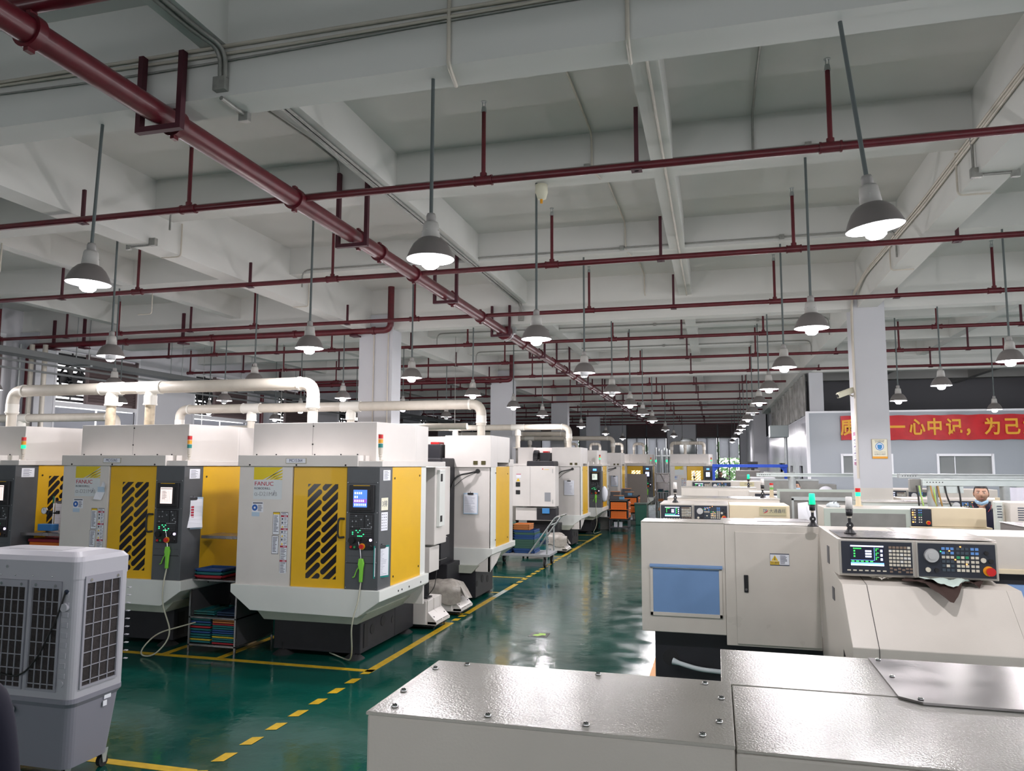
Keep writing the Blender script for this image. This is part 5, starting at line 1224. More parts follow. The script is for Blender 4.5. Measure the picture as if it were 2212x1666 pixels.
# plastic trays
TR = {}
def tray(kind, label, X, Y, Z, w=.42, d=.30, h=.045, rz=0, group='stacked plastic trays'):
    key = (kind, w, d, h)
    if key not in TR:
        m_ = MB(); q = .012; m_.box(-w/2,w/2,-d/2,d/2,0,.006); m_.box(-w/2,w/2,-d/2,-d/2+q,0,h); m_.box(-w/2,w/2,d/2-q,d/2,0,h); m_.box(-w/2,-w/2+q,-d/2,d/2,0,h); m_.box(w/2-q,w/2,-d/2,d/2,0,h)
        m_.box(-w/2-.008,w/2+.008,-d/2-.008,-d/2,h-.014,h); m_.box(w/2,w/2+.008,-d/2,d/2,h-.014,h)
        o = obj('plastic_tray', m_, traymats[kind]); TR[key] = o.data
    else: o = bpy.data.objects.new('plastic_tray', TR[key]); C.objects.link(o)
    o.location = (X,Y,Z); o.rotation_euler = (0,0,rz); tag(o, label, 'tray', group); return o
tn = ['teal','blue','red','yellow','orange','green','navy']
# steel shelf cabinets between the front machines
def shelf_unit(label, X, Y, w=.62, d=.75, h=.81):
    t = thing('steel_shelf_unit', label, 'shelf', (X,Y,0), group='steel shelf units between machines'); q = .02
    for x in (0,w-q):
        for y in (0,d-q): obj('leg', MB().box(x,x+q,y,y+q,0,h), steel, t)
    for z in (.10,.40,h): obj('shelf_board', MB().box(0,w,0,d,z-.02,z), steel, t, .002)
    obj('side_panel', MB().box(w-.004,w,.02,d-.02,.1,h-.02), mat('panel_dark_steel', (.10,.10,.105), .4, metal=.4), t); obj('side_panel', MB().box(0,.004,.02,d-.02,.1,h-.02), mat('panel_dark_steel', (.10,.10,.105), .4, metal=.4), t); obj('back_panel', MB().box(0,w,d-.01,d,.1,h-.02), mat('panel_dark_steel', (.10,.10,.105), .4, metal=.4), t)
    return t
shelf_unit('open steel shelf unit stacked with coloured trays between MC15.065 and MC15.064', -5.76, 7.52, w=.61)
zz = .102
for k, kd in enumerate((0,3,0,0,1,0,2,0,1,0)):
    tray(kd, tn[kd]+' tray in the left stack of the shelf unit, '+ORD[k]+' from the bottom', -5.635, 7.74, zz, .26, .36, .021 if kd == 3 else .027, group='left stack in the shelf unit'); zz += .0215 if kd == 3 else .0275
zz = .102
for k, kd in enumerate((2,0,0,3,0,1,1,0,0,2,4,4)):
    tray(kd, tn[kd]+' tray in the right stack of the shelf unit, '+ORD[k]+' from the bottom', -5.325, 7.74, zz, .27, .36, .020 if kd in (3,2) else .023, group='right stack in the shelf unit'); zz += .0205 if kd in (3,2) else .0235
for k, (x, kd) in enumerate(((-5.66,5),(-5.60,0),(-5.33,6))):
    for q in range(2): tray(kd, tn[kd]+' tray on the middle shelf, '+['lower','upper'][q]+' of the '+('left','centre','right')[k]+' pair', x, 7.80, .402+q*.024, .22 if k else .16, .4, .022, group='trays on the middle shelf')
for q, kd in enumerate((2,0,1)): tray(kd, tn[kd]+' tray on top of the shelf unit, '+['bottom','middle','top'][q]+' of three', -5.56, 7.72, .812+q*.036, .34, .30, .034, group='trays on top of the shelf unit')
# hinged steel side table on 065 with back plate
def wall_table(label, X, Y, Z, w, back=True):
    t = thing('steel_wall_shelf', label, 'shelf', (X,Y,Z)); obj('shelf_board', MB().box(0,w,0,.36,-.035,0), steel, t, .003)
    if back: obj('back_plate', MB().box(w-.34,w+.02,.36,.38,.0,.47), steel, t, .003); obj('rim', MB().box(w-.36,w+.02,.34,.36,.45,.48), steel, t)
    if not back: return t
    obj('support', MB().box(w-.36,w-.33,.36,.39,-.45,.46), mat('panel_dark_steel', (.10,.10,.105), .4, metal=.4), t)
    obj('lower_plate', MB().box(w-.32,w+.05,.38,.40,-.46,-.03), mat('panel_dark_steel', (.10,.10,.105), .4, metal=.4), t)
wall_table('stainless wall shelf with back plate between MC15.065 and MC15.064', -5.72, 7.62, 1.285, .66)
t = thing('key_tag', 'keys with pale tag hanging on the stainless back plate', 'keys', (-5.34,7.97,1.72)); obj('ring', MB().tube([(0,0,.02),(.01,-.01,-.03),(.0,-.01,-.05)], .003, 6), chrome, t); obj('tag', MB().box(-.018,.018,-.012,-.004,-.13,-.06), creampaper, t, .004)
wall_table('steel side shelf left of MC15.065 carrying a dial gauge', -8.12, 7.45, 1.27, .62, back=False)
t = thing('dial_gauge_stand', 'dial gauge on a blue magnetic base beside the left clipboard', 'gauge', (-7.86,7.60,1.285))
obj('base', MB().box(-.12,.10,-.05,.05,0,.08), mat('gauge_blue', (.04,.20,.50), .35), t, .006); obj('column', MB().cyl((.06,0,.08),(.06,0,.40),.012,n=12), chrome, t); obj('scale', MB().box(.048,.072,-.016,-.012,.33,.42), mat('gauge_green', (.03,.2,.08), .5), t)
m_ = MB(); m_.m(chrome).cyl((-.06,-.03,.24),(-.06,-.01,.24),.042,n=22); m_.m(paper).cyl((-.06,-.031,.24),(-.06,-.03,.24),.036,n=22); m_.m(ink).box(-.062,-.058,-.033,-.031,.24,.27); obj('dial', m_, None, t)
m_ = MB(); m_.cyl((-.04,0,.20),(.14,0,.22),.012,n=10); m_.cyl((.12,0,.20),(.12,0,.24),.022,n=12); m_.cyl((-.02,0,.18),(.0,0,.24),.018,n=12); obj('clamp', m_, black, t)
t = thing('crate', 'orange crate with red lid under the gauge shelf', 'crate', (-8.09,7.55,.88)); obj('box', MB().box(0,.58,0,.36,0,.27), orangep, t, .01); obj('lid', MB().box(-.01,.59,-.01,.37,.27,.31), mat('lid_red', (.28,.02,.04), .5), t, .01)
for q in range(3): obj('rib', MB().box(.08,.36,-.012,0,.10+q*.05,.115+q*.05), mat('orange_dark', (.40,.09,.01), .5), t)
obj('stand', MB().box(.05,.5,.05,.33,-.88,0), casting, t)

# air cooler in the foreground, left
t = thing('air_cooler', 'white mobile air cooler on castors with grey tank, bottom left', 'air cooler', (-5.06,4.22,0))
cw, cd = .96, .47
cwht = mat('cooler_shell', (.41,.41,.45), .38, noise=.04, nscale=3); cgry = mat('cooler_tank_grey', (.21,.21,.25), .45)
def rrect(x0,x1,y0,y1,r,n=5):
    P = []
    for (cx,cy,a0) in ((x1-r,y0+r,-90),(x1-r,y1-r,0),(x0+r,y1-r,90),(x0+r,y0+r,180)):
        for k in range(n+1): a = math.radians(a0+90*k/n); P.append((cx+r*math.cos(a), cy+r*math.sin(a)))
    return P
def loft(levels, M, name, par, bevel=0, cap=True):
    m_ = MB(); n = len(levels[0][1]); v = []
    for z, P in levels: v += [(p[0],p[1],z) for p in P]
    f = [(k*n+i,k*n+(i+1)%n,(k+1)*n+(i+1)%n,(k+1)*n+i) for k in range(len(levels)-1) for i in range(n)]
    if cap: f += [tuple(range(n-1,-1,-1)), tuple(range((len(levels)-1)*n, len(levels)*n))]
    m_.add(v, f, False); return obj(name, m_, M, par, bevel)
loft([(.10,rrect(.05,cw-.05,.05,cd-.05,.06)),(.50,rrect(.015,cw-.015,.015,cd-.01,.06)),(.53,rrect(-.005,cw+.005,-.005,cd+.005,.06)),(.56,rrect(-.005,cw+.005,-.005,cd+.005,.06))], cgry, 'tank', t)
bdy = loft([(.56,rrect(0,cw,0,cd,.05)),(1.35,rrect(0,cw,0,cd,.05))], cwht, 'body', t)
loft([(1.33,rrect(-.005,cw+.005,-.005,cd+.005,.055)),(1.445,rrect(-.005,cw+.005,-.005,cd+.005,.055)),(1.475,rrect(.02,cw-.02,.02,cd-.02,.05)),(1.50,rrect(.09,cw-.10,.09,cd-.10,.05))], cwht, 'top_cap', t)
obj('top_inset', MB().box(.22,.68,.14,.34,1.499,1.502), mat('inset_grey', (.35,.35,.38), .5), t)
m_ = MB()
for x in (.10,.62): m_.prism([(x,.10),(x+.12,.085),(x+.2,.10),(x+.12,.12)], 'z', 1.49, 1.493)
m_.box(.36,.52,.09,.115,1.492,1.4965); obj('recess', m_, mat('inset_grey', (.35,.35,.38), .5), t)
padm = mat('cooling_pad', (.03,.024,.024), .8, noise=.5, nscale=40, bump=.5, bscale=90); gridm = mat('grille_grey', (.30,.30,.34), .45)
def grille(par, a0, a1, z0, z1, pos, ax, nx=4, nz=8):
    m_ = MB(); q = .004
    def B(p, r, za, zb, d0, d1):
        if ax == 'y': m_.box(p, r, pos-d1, pos-d0, za, zb)
        else: m_.box(pos+d0, pos+d1, p, r, za, zb)
    m_.m(padm); B(a0, a1, z0, z1, -.002, .001)
    pad = obj('cooling_pad', m_, None, par); m_ = MB(); m_.m(gridm)
    def B2(p, r, za, zb, d0, d1):
        if ax == 'y': m_.box(p, r, pos-d1, pos-d0, za, zb)
        else: m_.box(pos+d0, pos+d1, p, r, za, zb)
    for k in range(nx+1): x = a0+(a1-a0)*k/nx; B2(x-.003, x+.003, z0, z1-.02, .001, .008)
    for k in range(nz+1): z = z0+.03+(z1-z0-.06)*k/nz; B2(a0, a1, z-.0028, z+.0028, .001, .008)
    for (p, r, za, zb) in ((a0-.016,a0,z0-.016,z1+.016),(a1,a1+.016,z0-.016,z1+.016),(a0,a1,z0-.016,z0),(a0,a1,z1,z1+.016),(a0,a1,z1-.03,z1)): B2(p, r, za, zb, .0, .012)
    g_ = obj('grille', m_, None, par)
    for x in (a0+.03, a1-.03):
        m_ = MB(); m_.cyl((x,pos-.016,z1-.012),(x,pos-.010,z1-.012),.010,n=10) if ax == 'y' else m_.cyl((pos+.010,x,z1-.012),(pos+.016,x,z1-.012),.010,n=10); obj('latch', m_, chrome, g_)
grille(t, .315, .545, .62, 1.30, 0, 'y', 4, 7); grille(t, .605, .825, .62, 1.30, 0, 'y', 4, 7); grille(t, .03, .255, .62, 1.30, 0, 'y', 4, 7); grille(t, .075, .37, .63, 1.33, cw, 'x', 4, 7)
m_ = MB()
for k in range(9): z = 1.23-k*.065; m_.box(.855,.905,-.006,0,z-.018,z+.018)
obj('embossed_panel', m_, mat('cooler_shell2', (.37,.37,.41), .4), t, .003)
m_ = MB(); m_.cyl((.88,-.008,1.25),(.88,-.0,1.25),.016,n=14); obj('cable_gland', m_, mat('gland_navy', (.01,.02,.05), .5), t)
obj('knob', MB().cyl((.878,-.02,1.15),(.878,0,1.15),.028,n=18), cwht, t); obj('plug_ring', MB().cyl((.875,-.008,.66),(.875,0,.66),.022,n=18), cwht, t)
obj('power_cable', MB().tube(fillet([(.88,-.012,1.25),(.83,-.02,1.08),(.70,-.025,.82),(.60,-.025,.72),(.53,-.03,.69),(.40,-.03,.70),(.2,-.03,.71)], .08), .006, 8), cableb, t)
m_ = MB()
for (x, z) in ((.18,1.345),(.33,1.345),(.45,1.345),(.60,1.345),(.76,1.345)): m_.ball((x,-.006,z), .006, 8, 5)
obj('screw', m_, chrome, t)
obj('hook', MB().cyl((.38,-.012,1.40),(.38,-.003,1.40),.010,n=10), chrome, t)
for k in range(10): 
    m_ = MB().box(cw-.005,cw+.02,cd-.02,cd+.0,.72+k*.055,.725+k*.055); obj('rear_fin', m_, cwht, t)
m_ = MB(); m_.cyl((.49,-.0,.47),(.49,-.03,.47),.024,n=14); m_.cyl((.49,-.03,.455),(.49,-.04,.43),.010,n=10); obj('drain_valve', m_, cwht, t)
m_ = MB(); m_.m(paper).box(cw-.012,cw-.008,.30,.36,.485,.52); m_.box(cw-.010,cw-.006,.29,.325,.44,.475); obj('sticker', m_, None, t)
for (x, y) in ((.10,.10),(.86,.10),(.10,.38),(.87,.40)):
    m_ = MB(); m_.cyl((x-.015,y,.04),(x+.015,y,.04),.04,n=20); c = obj('castor', m_, rubber, t); obj('fork', MB().prism([(y-.03,.12),(y+.03,.12),(y+.012,.03),(y-.012,.03)], 'x', x-.022, x-.017), galv, c); obj('fork', MB().prism([(y-.03,.12),(y+.03,.12),(y+.012,.03),(y-.012,.03)], 'x', x+.017, x+.022), galv, c)

# platform trolley with tray stacks
t = thing('platform_trolley', 'grey platform trolley with slanted tube handle carrying tray stacks', 'trolley', (-4.00,15.9,0))
pw, pd, pz = 1.25, .85, .27
obj('platform', MB().box(-.60,.66,-.42,.42,pz-.05,pz), mat('trolley_grey', (.30,.31,.33), .45), t, .006)
m_ = MB()
for y in (-.35,.35): m_.tube(fillet([(.22,y,pz),(.78,y,1.02),(.86,y,1.05)], .05), .018, 10)
for y in (-.35,.35): m_.tube([(.60,y,pz),(.60,y,.78)], .016, 10)
m_.tube([(.66,-.35,.86),(.66,.35,.86)], .014, 8); obj('handle', m_, galv, t)
obj('grip', MB().cyl((.86,-.37,1.05),(.86,.37,1.05),.022,n=12), chrome, t)
for (x, y) in ((-.5,-.34),(-.5,.34),(.56,-.34),(.56,.34)):
    c = obj('castor', MB().cyl((x-.02,y,.09),(x+.02,y,.09),.09,n=22), rubber, t); m_ = MB(); m_.box(x-.04,x-.03,y-.03,y+.03,.08,.22); m_.box(x+.03,x+.04,y-.03,y+.03,.08,.22); m_.cyl((x-.022,y,.09),(x+.022,y,.09),.045,n=16); obj('fork', m_, galv, c)
def stack(x, y, z0, kinds, w, d, h, where, seed=0):
    rr = random.Random(seed); z = z0
    for k, kd in enumerate(kinds):
        tray(kd, tn[kd]+' tray in the '+where+', '+ORD[k]+' from the bottom', x+rr.uniform(-.008,.008), y+rr.uniform(-.008,.008), z, w, d, h, group=where); z += h+.001
    return z
stack(-4.36, 15.78, pz+.002, (1,1,6,1,0,1,6,5,5,5,5,5,5), .36, .50, .046, 'left trolley stack', 1)
zt = stack(-3.90, 15.85, pz+.002, (1,1,5,5,5,5,1,1,5,1), .44, .50, .046, 'right trolley stack', 2)
stack(-3.97, 15.85, zt, (4,4,4), .34, .40, .04, 'orange trio on the right trolley stack', 3)
t = thing('low_dolly', 'low grey dolly tray beyond the trolley with a leaning tray stack', 'dolly', (-3.95,17.15,0)); obj('box', MB().box(-.35,.24,-.25,.3,.06,.19), mat('trolley_grey', (.30,.31,.33), .45), t, .006)
for (x, y) in ((-.3,-.2),(.2,-.2),(-.3,.2),(.2,.2)): obj('castor', MB().cyl((x-.015,y,.03),(x+.015,y,.03),.03,n=14), rubber, t)
stack(-3.93, 17.15, .192, (0,0,5,6,6,0,5,0), .34, .34, .042, 'leaning stack on the low dolly', 4)
t = thing('pail', 'small dark pail with pale rim beside the low dolly stack', 'pail', (-4.18,17.12,.192)); obj('body', MB().cyl((0,0,0),(0,0,.14),.07,.075,n=20), mat('pail_dark', (.02,.05,.06), .5), t); obj('rim', MB().cyl((0,0,.14),(0,0,.148),.08,n=20), paper, t)
# tool carts
def tool_cart(label, X, Y):
    t = thing('tool_cart', label, 'tool cart', (X+.10,Y,0), group='orange tool carts'); dg = mat('cart_grey', (.06,.065,.075), .5)
    m_ = MB(); m_.box(0,.62,0,.60,.95,1.0); m_.box(0,.62,0,.60,.36,.40); m_.box(0,.03,0,.60,.0,1.0); m_.box(.59,.62,0,.60,.0,1.0); m_.box(0,.62,.57,.60,.4,1.0); m_.box(0,.62,0,.60,.10,.13)
    m_.box(.0,.30,.35,.60,1.0,1.24); m_.box(.0,.42,.15,.38,1.0,1.12); obj('frame', m_, dg, t, .004)
    for x0, y0, z in ((.0,.35,1.24),(.12,.15,1.12)): obj('step_board', MB().box(x0,x0+.32,y0,y0+.25,z,z+.012), mat('orange_board', (.62,.28,.12), .5), t)
    for z in (.42,.70):
        s_ = obj('perforated_panel', MB().box(.06,.56,-.005,.005,z,z+.22), orangep, t); m_ = MB()
        for q in range(8):
            for r_ in range(3): m_.box(.10+q*.055,.115+q*.055,-.007,-.005,z+.05+r_*.06,z+.065+r_*.06)
        obj('perforations', m_, mat('orange_dark', (.40,.09,.01), .5), s_)
        obj('ledge', MB().box(.02,.60,-.06,.0,z-.015,z), orangep, t)
    for q in range(3): 
        d = obj('drawer', MB().box(.62,.63,.03,.57,.44+q*.18,.60+q*.18), orangep, t, .003); obj('handle', MB().box(.63,.65,.20,.40,.53+q*.18,.545+q*.18), paper, d)
    for q in range(2): tag(obj('white_bottle', MB().box(X+.24+q*.16,X+.35+q*.16,Y+.1,Y+.2,.13,.29), paper, None, .01), 'white bottle on the bottom board of the '+label.split()[0]+' tool cart, '+('left' if q == 0 else 'right')+' of two', 'bottle', 'white bottles in the tool carts')
    return t
tool_cart('nearer orange and dark grey tool cart at the end of the yellow line', -3.44, 24.6)
tool_cart('farther orange and dark grey tool cart before the grey board', -3.46, 28.0)
for k, (x, y) in enumerate(((-2.95,24.8),(-3.05,28.2))):
    t = thing('bench_vice', ['small blue vice on the nearer tool cart','small blue vice on the farther tool cart'][k], 'vice', (x,y,1.0)); obj('body', MB().box(-.08,.08,-.06,.06,0,.09), mat('vice_blue', (.12,.28,.45), .4), t, .01); obj('jaw', MB().box(-.10,-.02,-.03,.03,.09,.13), galv, t)
t = thing('white_cloth', 'white cloth bundle hung at the corner of the machine by the tool cart', 'cloth', (-3.33,23.5,1.22)); m_ = MB(); m_.ball((0,0,0), (.11,.10,.24), 14, 10); rr = random.Random(5); m_.v = [(x*(1+rr.uniform(-.1,.1)), y, z) for x, y, z in m_.v]; obj('cloth', m_, paper, t)
t = thing('standing_board', 'plain grey board standing before the lit machine left', 'board', (-3.42,30.6,0)); obj('board', MB().box(0,.78,0,.04,0.02,1.76), mat('board_taupe', (.20,.18,.165), .5), t, .003); obj('foot', MB().box(-.02,.80,-.15,.2,0,.03), lgrey, t)
t = thing('waste_bin', 'tall dark green bin between the tool carts', 'bin', (-2.78,27.4,0)); obj('body', MB().prism([(0,0),(.34,0),(.38,.72),(-.04,.72)], 'y', 0, .4), mat('bin_green', (.02,.10,.07), .5), t, .02); obj('lid', MB().box(-.05,.40,-.02,.42,.72,.77), mat('bin_lid', (.10,.14,.12), .5), t, .01)
t = thing('steel_rack', 'tall open steel rack between the two lit machines', 'rack', (-2.44,32.2,0))
for x in (0,.54): obj('post', MB().box(x,x+.03,0,.03,0,1.8), steel, t); obj('post', MB().box(x,x+.03,.5,.53,0,1.8), steel, t)
for z in (.25,.62,1.0,1.42,1.78): obj('shelf_board', MB().box(0,.57,0,.53,z-.02,z), steel, t)
obj('back_plate', MB().box(0,.57,.52,.53,1.05,1.78), steel, t)
for k, (x, z, kd, wd) in enumerate(((.22,1.0,0,.30),(.22,1.06,6,.30),(.62,1.0,0,.26),(.25,.62,4,.34),(.25,.66,4,.34),(.28,.25,4,.40),(.28,.30,4,.40))):
    tray(kd, tn[kd]+' tray on the tall rack, '+['third shelf up at left','third shelf up at left, upper','third shelf up at right','second shelf up','second shelf up, upper','lowest shelf','lowest shelf, upper'][k], -2.44+x*.66+.05, 32.45, z+.002, wd*.6, .4, .05, group='trays on the tall rack')
t = thing('paper_bundle', 'white papers leaning on the upper shelf of the tall rack', 'paper', (-2.40,32.3,1.42)); obj('sheet', MB().prism([(0,0),(.3,0),(.16,.3),(0,.33)], 'y', 0, .05), paper, t)
t = thing('pipe_cluster', 'cluster of grey pipes and frames standing between the far machines', 'pipes', (-2.6,35.0,0))
for q in range(7): obj('pipe', MB().cyl((q*.12,(q%2)*.1,0),(q*.12,(q%2)*.1,2.9-.05*(q%3)),.04,n=10), galv, t)
obj('cross_bar', MB().box(-.05,.85,-.03,.03,2.5,2.56), galv, t)
for k, x in enumerate((-2.6,-2.12)): 
    t = thing('green_signal_light', ['small green lit signal on the pipe cluster, left of two','small green lit signal on the pipe cluster, right of two'][k], 'signal light', (x,34.93,2.25)); obj('light', MB().cyl((0,0,0),(0,0,.09),.04,n=12), greenlit, t); obj('base', MB().cyl((0,0,-.1),(0,0,0),.04,n=12), pvcw, t)
t = thing('grey_box', 'grey box on the floor left of the nearer tool cart', 'box', (-3.70,25.1,0)); obj('box', MB().box(0,.32,0,.4,0,.40), lgrey, t, .01)
t = thing('junction_cabinet', 'white scuffed metal box on a post cut by the left edge', 'cabinet', (-8.95,7.2,2.62)); obj('box', MB().box(-.5,.13,-.15,.15,-.10,.17), mat('scuffed_white', (.55,.57,.56), .5, noise=.6, nscale=25), t); obj('post', MB().box(-.05,.05,.0,.08,-.12,-.10), galv, t)
t['label'] = 'white scuffed metal box cut by the left edge above the machines'
for k, (x0, kd) in enumerate(((.55,2),)): 
    t = thing('crate', 'low orange-red crate far off beside the slatted cooler', 'crate', (.52,22.1,1.30)); obj('box', MB().box(0,.3,0,.3,0,.24), orangep, t, .01); obj('stand', MB().box(.02,.28,.02,.28,-1.3,0), lgrey, t)
t = thing('crate', 'dark green crate stack right of the rightmost lit machine', 'crate', (-.03,23.0,0)); obj('box', MB().box(0,.42,0,.35,0,1.62), traymats[5], t, .01)

# ================================================================== PEOPLE
def person(label, X, Y, rz, height=1.74, shirt=navy, pants=None, hair='short', mask=None, cap=False, arms='down', polo=False, head_turn=0):
    s = height/1.74; t = thing('person', label, 'person', (X,Y,0), rz)
    pants = pants or mat('trousers_dark', (.02,.022,.03), .85)
    if arms == 'front': La = [(-.21,0,1.40),(-.27,-.02,1.12),(-.16,-.24,1.05),(-.10,-.32,1.06)]
    else: La = [(-.205,0,1.405),(-.27,.01,1.12),(-.28,-.05,.88),(-.28,-.08,.80)]
    Ra = [(-p[0],p[1],p[2]) for p in La]
    verts = [(0,0,.93),(0,.0,1.05),(0,0.0,1.22),(0,0,1.37),(0,-.005,1.47),(0,-.015,1.54)]
    rad = [(.165,.12),(.15,.115),(.165,.12),(.15,.11),(.065,.062),(.058,.056)]
    edges = [(0,1),(1,2),(2,3),(3,4),(4,5)]
    def chain(root, pts, rs):
        prev = root
        for p, r in zip(pts, rs): verts.append(p); rad.append((r,r)); edges.append((prev,len(verts)-1)); prev = len(verts)-1
        return prev
    la = chain(3, La, (.062,.047,.035,.03)); ra = chain(3, Ra, (.062,.047,.035,.03))
    ll = chain(0, [(-.10,0,.86),(-.105,-.01,.49),(-.11,.01,.09)], (.095,.062,.042)); chain(ll, [(-.11,-.12,.035)], (.035,))
    rl = chain(0, [(.10,0,.86),(.105,-.01,.49),(.11,.01,.09)], (.095,.062,.042)); chain(rl, [(.11,-.12,.035)], (.035,))
    me = bpy.data.meshes.new('body'); me.from_pydata([tuple(c*s for c in v) for v in verts], edges, [])
    o = bpy.data.objects.new('body', me); C.objects.link(o)
    o.modifiers.new('skin', 'SKIN'); sub = o.modifiers.new('sub', 'SUBSURF'); sub.levels = 2; sub.render_levels = 2
    for k, sv in enumerate(me.skin_vertices[0].data): sv.radius = (rad[k][0]*s, rad[k][1]*s); sv.use_root = (k == 0)
    bpy.context.view_layer.update()
    m2 = bpy.data.meshes.new_from_object(o.evaluated_get(bpy.context.evaluated_depsgraph_get())); bpy.data.objects.remove(o)
    m2.materials.clear()
    for M in (shirt, pants, skin, rubber): m2.materials.append(M)
    for p in m2.polygons:
        p.use_smooth = True; z = p.center.z/s; x = abs(p.center.x)/s
        p.material_index = 3 if z < .10 else 1 if (z < .94 and x < .24) else (2 if (z > 1.475 or (polo and x < .028 and p.center.y < 0 and z > 1.43) or (x > .19 and (z < 1.17 if arms != 'front' else p.center.y/s < -.12))) else 0)
    b = bpy.data.objects.new('body', m2); C.objects.link(b); b.parent = t
    # hands: palm, four fingers, thumb
    for sx in (-1, 1):
        w = La[-1] if sx < 0 else Ra[-1]; d = Vector((0,-.25,-1)).normalized() if arms != 'front' else Vector((-.5*sx,-.9,.0)).normalized()
        m_ = MB(); pw_ = Vector(w); m_.tube([pw_, pw_+d*.045, pw_+d*.09], [.026,.036,.030], 10)
        side = Vector((0,1,0)) if arms != 'front' else Vector((0,0,1))
        side = (side-d*side.dot(d)).normalized()
        for q in range(4):
            st = pw_+d*.085+side*(.024-.016*q); L = (.06,.07,.065,.05)[q]; m_.tube([st, st+d*L*.55, st+d*L+Vector((-sx*.012,0,0))], [.0085,.008,.006], 7)
        st = pw_+d*.03-side*-.03; m_.tube([st, st+d*.03+side*.02, st+d*.06+side*.025], [.011,.009,.007], 7)
        m_.v = [(a*s, b_*s, c*s) for a, b_, c in m_.v]; obj('hand', m_, skin, t)
    # head
    m_ = MB(); n, k = 28, 20; hv = []
    for i in range(k+1):
        ph = math.pi*i/k
        for j in range(n):
            a = 2*math.pi*j/n; x = math.sin(ph)*math.cos(a); y = math.sin(ph)*math.sin(a); z = math.cos(ph)
            wv = 1.0 if z > -.1 else 1-.32*((-.1-z)/.9)**1.1
            X_ = .077*x*wv; Y_ = .095*y*(wv if y > 0 else (1-.12*max(0,-z))); Z_ = .118*z
            if y < -.5:
                Y_ -= .020*math.exp(-((X_/.012)**2+((Z_+.018)/.022)**2)); Y_ += .007*math.exp(-(((abs(X_)-.031)/.014)**2+((Z_-.016)/.013)**2)); Y_ -= .006*math.exp(-((X_/.022)**2+((Z_+.062)/.010)**2))
            hv.append((X_, Y_, Z_))
    m_.add(hv, [(i*n+j,(i+1)*n+j,(i+1)*n+(j+1)%n,i*n+(j+1)%n) for i in range(k) for j in range(n)], True)
    hd = thing('x','x','x') if False else None
    H_ = obj('head', m_, skin, t); H_.location = (0,-.02*s,1.622*s); H_.scale = (s,s,s); H_.rotation_euler = (0,0,head_turn)
    for sx in (-1,1):
        m_ = MB(); m_.ball((sx*.078,.01,.0), (.010,.018,.030), 10, 8); obj('ear', m_, skin, H_)
        m_ = MB(); m_.m(mat('eye_white', (.6,.58,.55), .3)).ball((sx*.031,-.083,.014), (.013,.006,.006), 10, 6); m_.m(black).ball((sx*.031,-.0885,.014), (.0055,.002,.0055), 8, 5); obj('eye', m_, None, H_)
        m_ = MB(); m_.box(sx*.031-.018,sx*.031+.018,-.0935,-.086,.032,.037); obj('eyebrow', m_, hairm, H_)
    if mask != 'face': m_ = MB(); m_.ball((0,-.094,-.060), (.024,.005,.006), 12, 6); obj('mouth', m_, mat('lips', (.35,.14,.12), .5), H_)
    if cap:
        m_ = MB(); m_.ball((0,.005,.045), (.112,.125,.095), 24, 14); rr = random.Random(2); m_.v = [(x*(1+.04*math.sin(14*math.atan2(y,x))*(1 if z < .07 else .4)), y*(1+.04*math.sin(14*math.atan2(y,x))), max(z,.0)) for x, y, z in m_.v]; obj('cap', m_, capm, H_)
    else:
        m_ = MB(); hh = []
        for i in range(13):
            for j in range(28):
                a = 2*math.pi*j/28; yy = math.sin(a); lim = 1.02 if yy < -.35 else (1.9 if yy > .2 else 1.55); ph = lim*i/12
                hh.append((.083*math.sin(ph)*math.cos(a)*1.0, .102*math.sin(ph)*yy+.004, .126*math.cos(ph)+.004))
        m_.add(hh, [(i*28+j,(i+1)*28+j,(i+1)*28+(j+1)%28,i*28+(j+1)%28) for i in range(12) for j in range(28)], True); obj('hair', m_, hairm, H_)
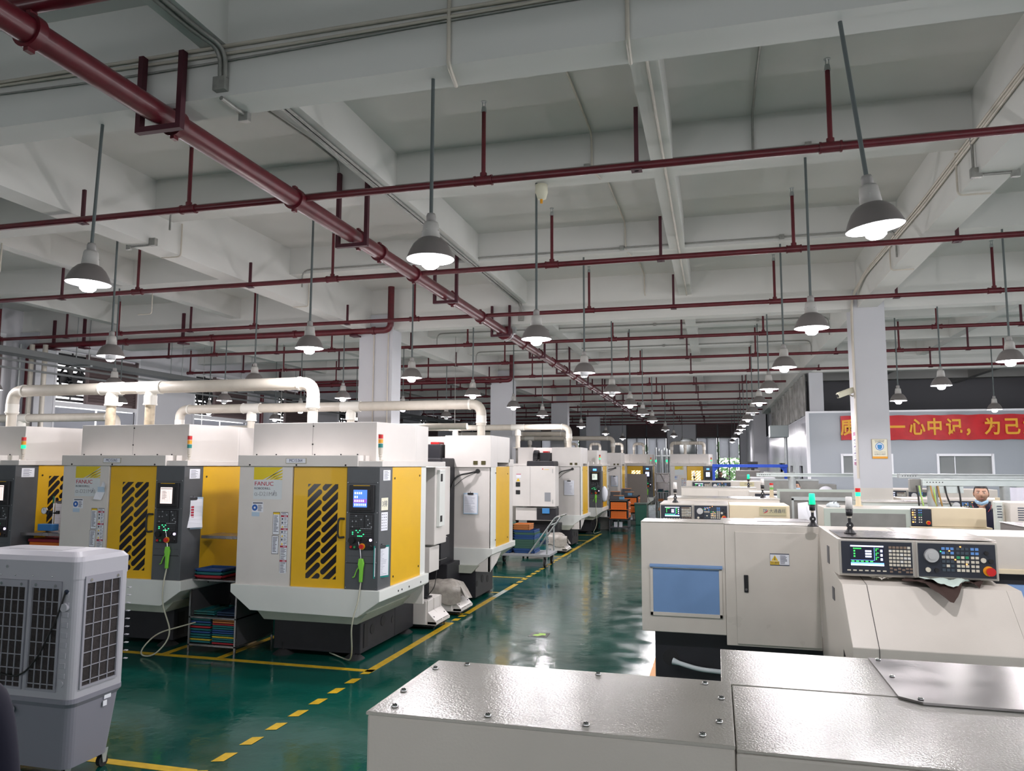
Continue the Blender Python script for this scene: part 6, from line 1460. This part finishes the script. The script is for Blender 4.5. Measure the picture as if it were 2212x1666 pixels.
    if mask:
        m_ = MB(); g = []; zc, zh = (-.05,.045) if mask == 'face' else (-.118,.022)
        for i in range(15):
            a = math.radians(-165+150*i/14)
            for j in range(5):
                z = zc-zh+2*zh*j/4; r = 1.0 if mask == 'face' else .86
                g.append((.086*r*math.cos(a), .108*r*math.sin(a)+(.0 if mask == 'face' else .01)+(-.012 if j == 2 else 0), z+(.03*abs(math.cos(a)) if mask != 'face' else 0)))
        m_.add(g, [(i*5+j,(i+1)*5+j,(i+1)*5+j+1,i*5+j+1) for i in range(14) for j in range(4)], True); obj('face_mask', m_, maskm, H_)
    if polo:
        m_ = MB(); m_.m(shirt)
        for sx in (-1,1): m_.add([(sx*.02*s,-.10*s,1.40*s),(sx*.085*s,-.085*s,1.455*s),(sx*.095*s,.0,1.50*s),(sx*.07*s,-.055*s,1.52*s),(sx*.045*s,-.085*s,1.47*s)], [tuple(range(5))])
        obj('collar', m_, None, t)
        m_ = MB(); m_.m(mat('piping_red', (.35,.04,.05), .7))
        for sx in (-1,1): m_.tube([(sx*.10*s,-.05*s,1.49*s),(sx*.088*s,-.092*s,1.45*s),(sx*.06*s,-.112*s,1.41*s)], .0035, 5)
        obj('piping', m_, None, t)
        m_ = MB()
        for z in (1.36,1.31,1.25): m_.ball((.0,-.123*s,z*s), .006, 8, 5)
        obj('button', m_, paper, t)
    return t
person('man in navy polo with blue mask pulled under his chin, looking at the camera', 3.37, 11.35, math.radians(-16), 1.87, navy, polo=True, mask='chin')
person('person with short black hair and white face mask behind the grey sheet screen', 1.52, 16.0, math.radians(-30), 1.80, mat('shirt_dark', (.03,.035,.05), .85), mask='face', head_turn=.3)
person('person wearing a gathered white cap, seen from behind the dark framed screen', 1.80, 14.0, math.radians(150), 1.735, mat('shirt_grey', (.10,.10,.12), .85), cap=True)
person('distant man in dark shirt standing before the bright far window', .22, 38.0, math.radians(10), 1.82, mat('shirt_dark', (.03,.035,.05), .85), arms='front')
person('person in navy at the bottom left edge, only a sleeve in view', -2.31, 1.87, 0, 1.74, mat('navy_sleeve', (.006,.006,.020), .85))
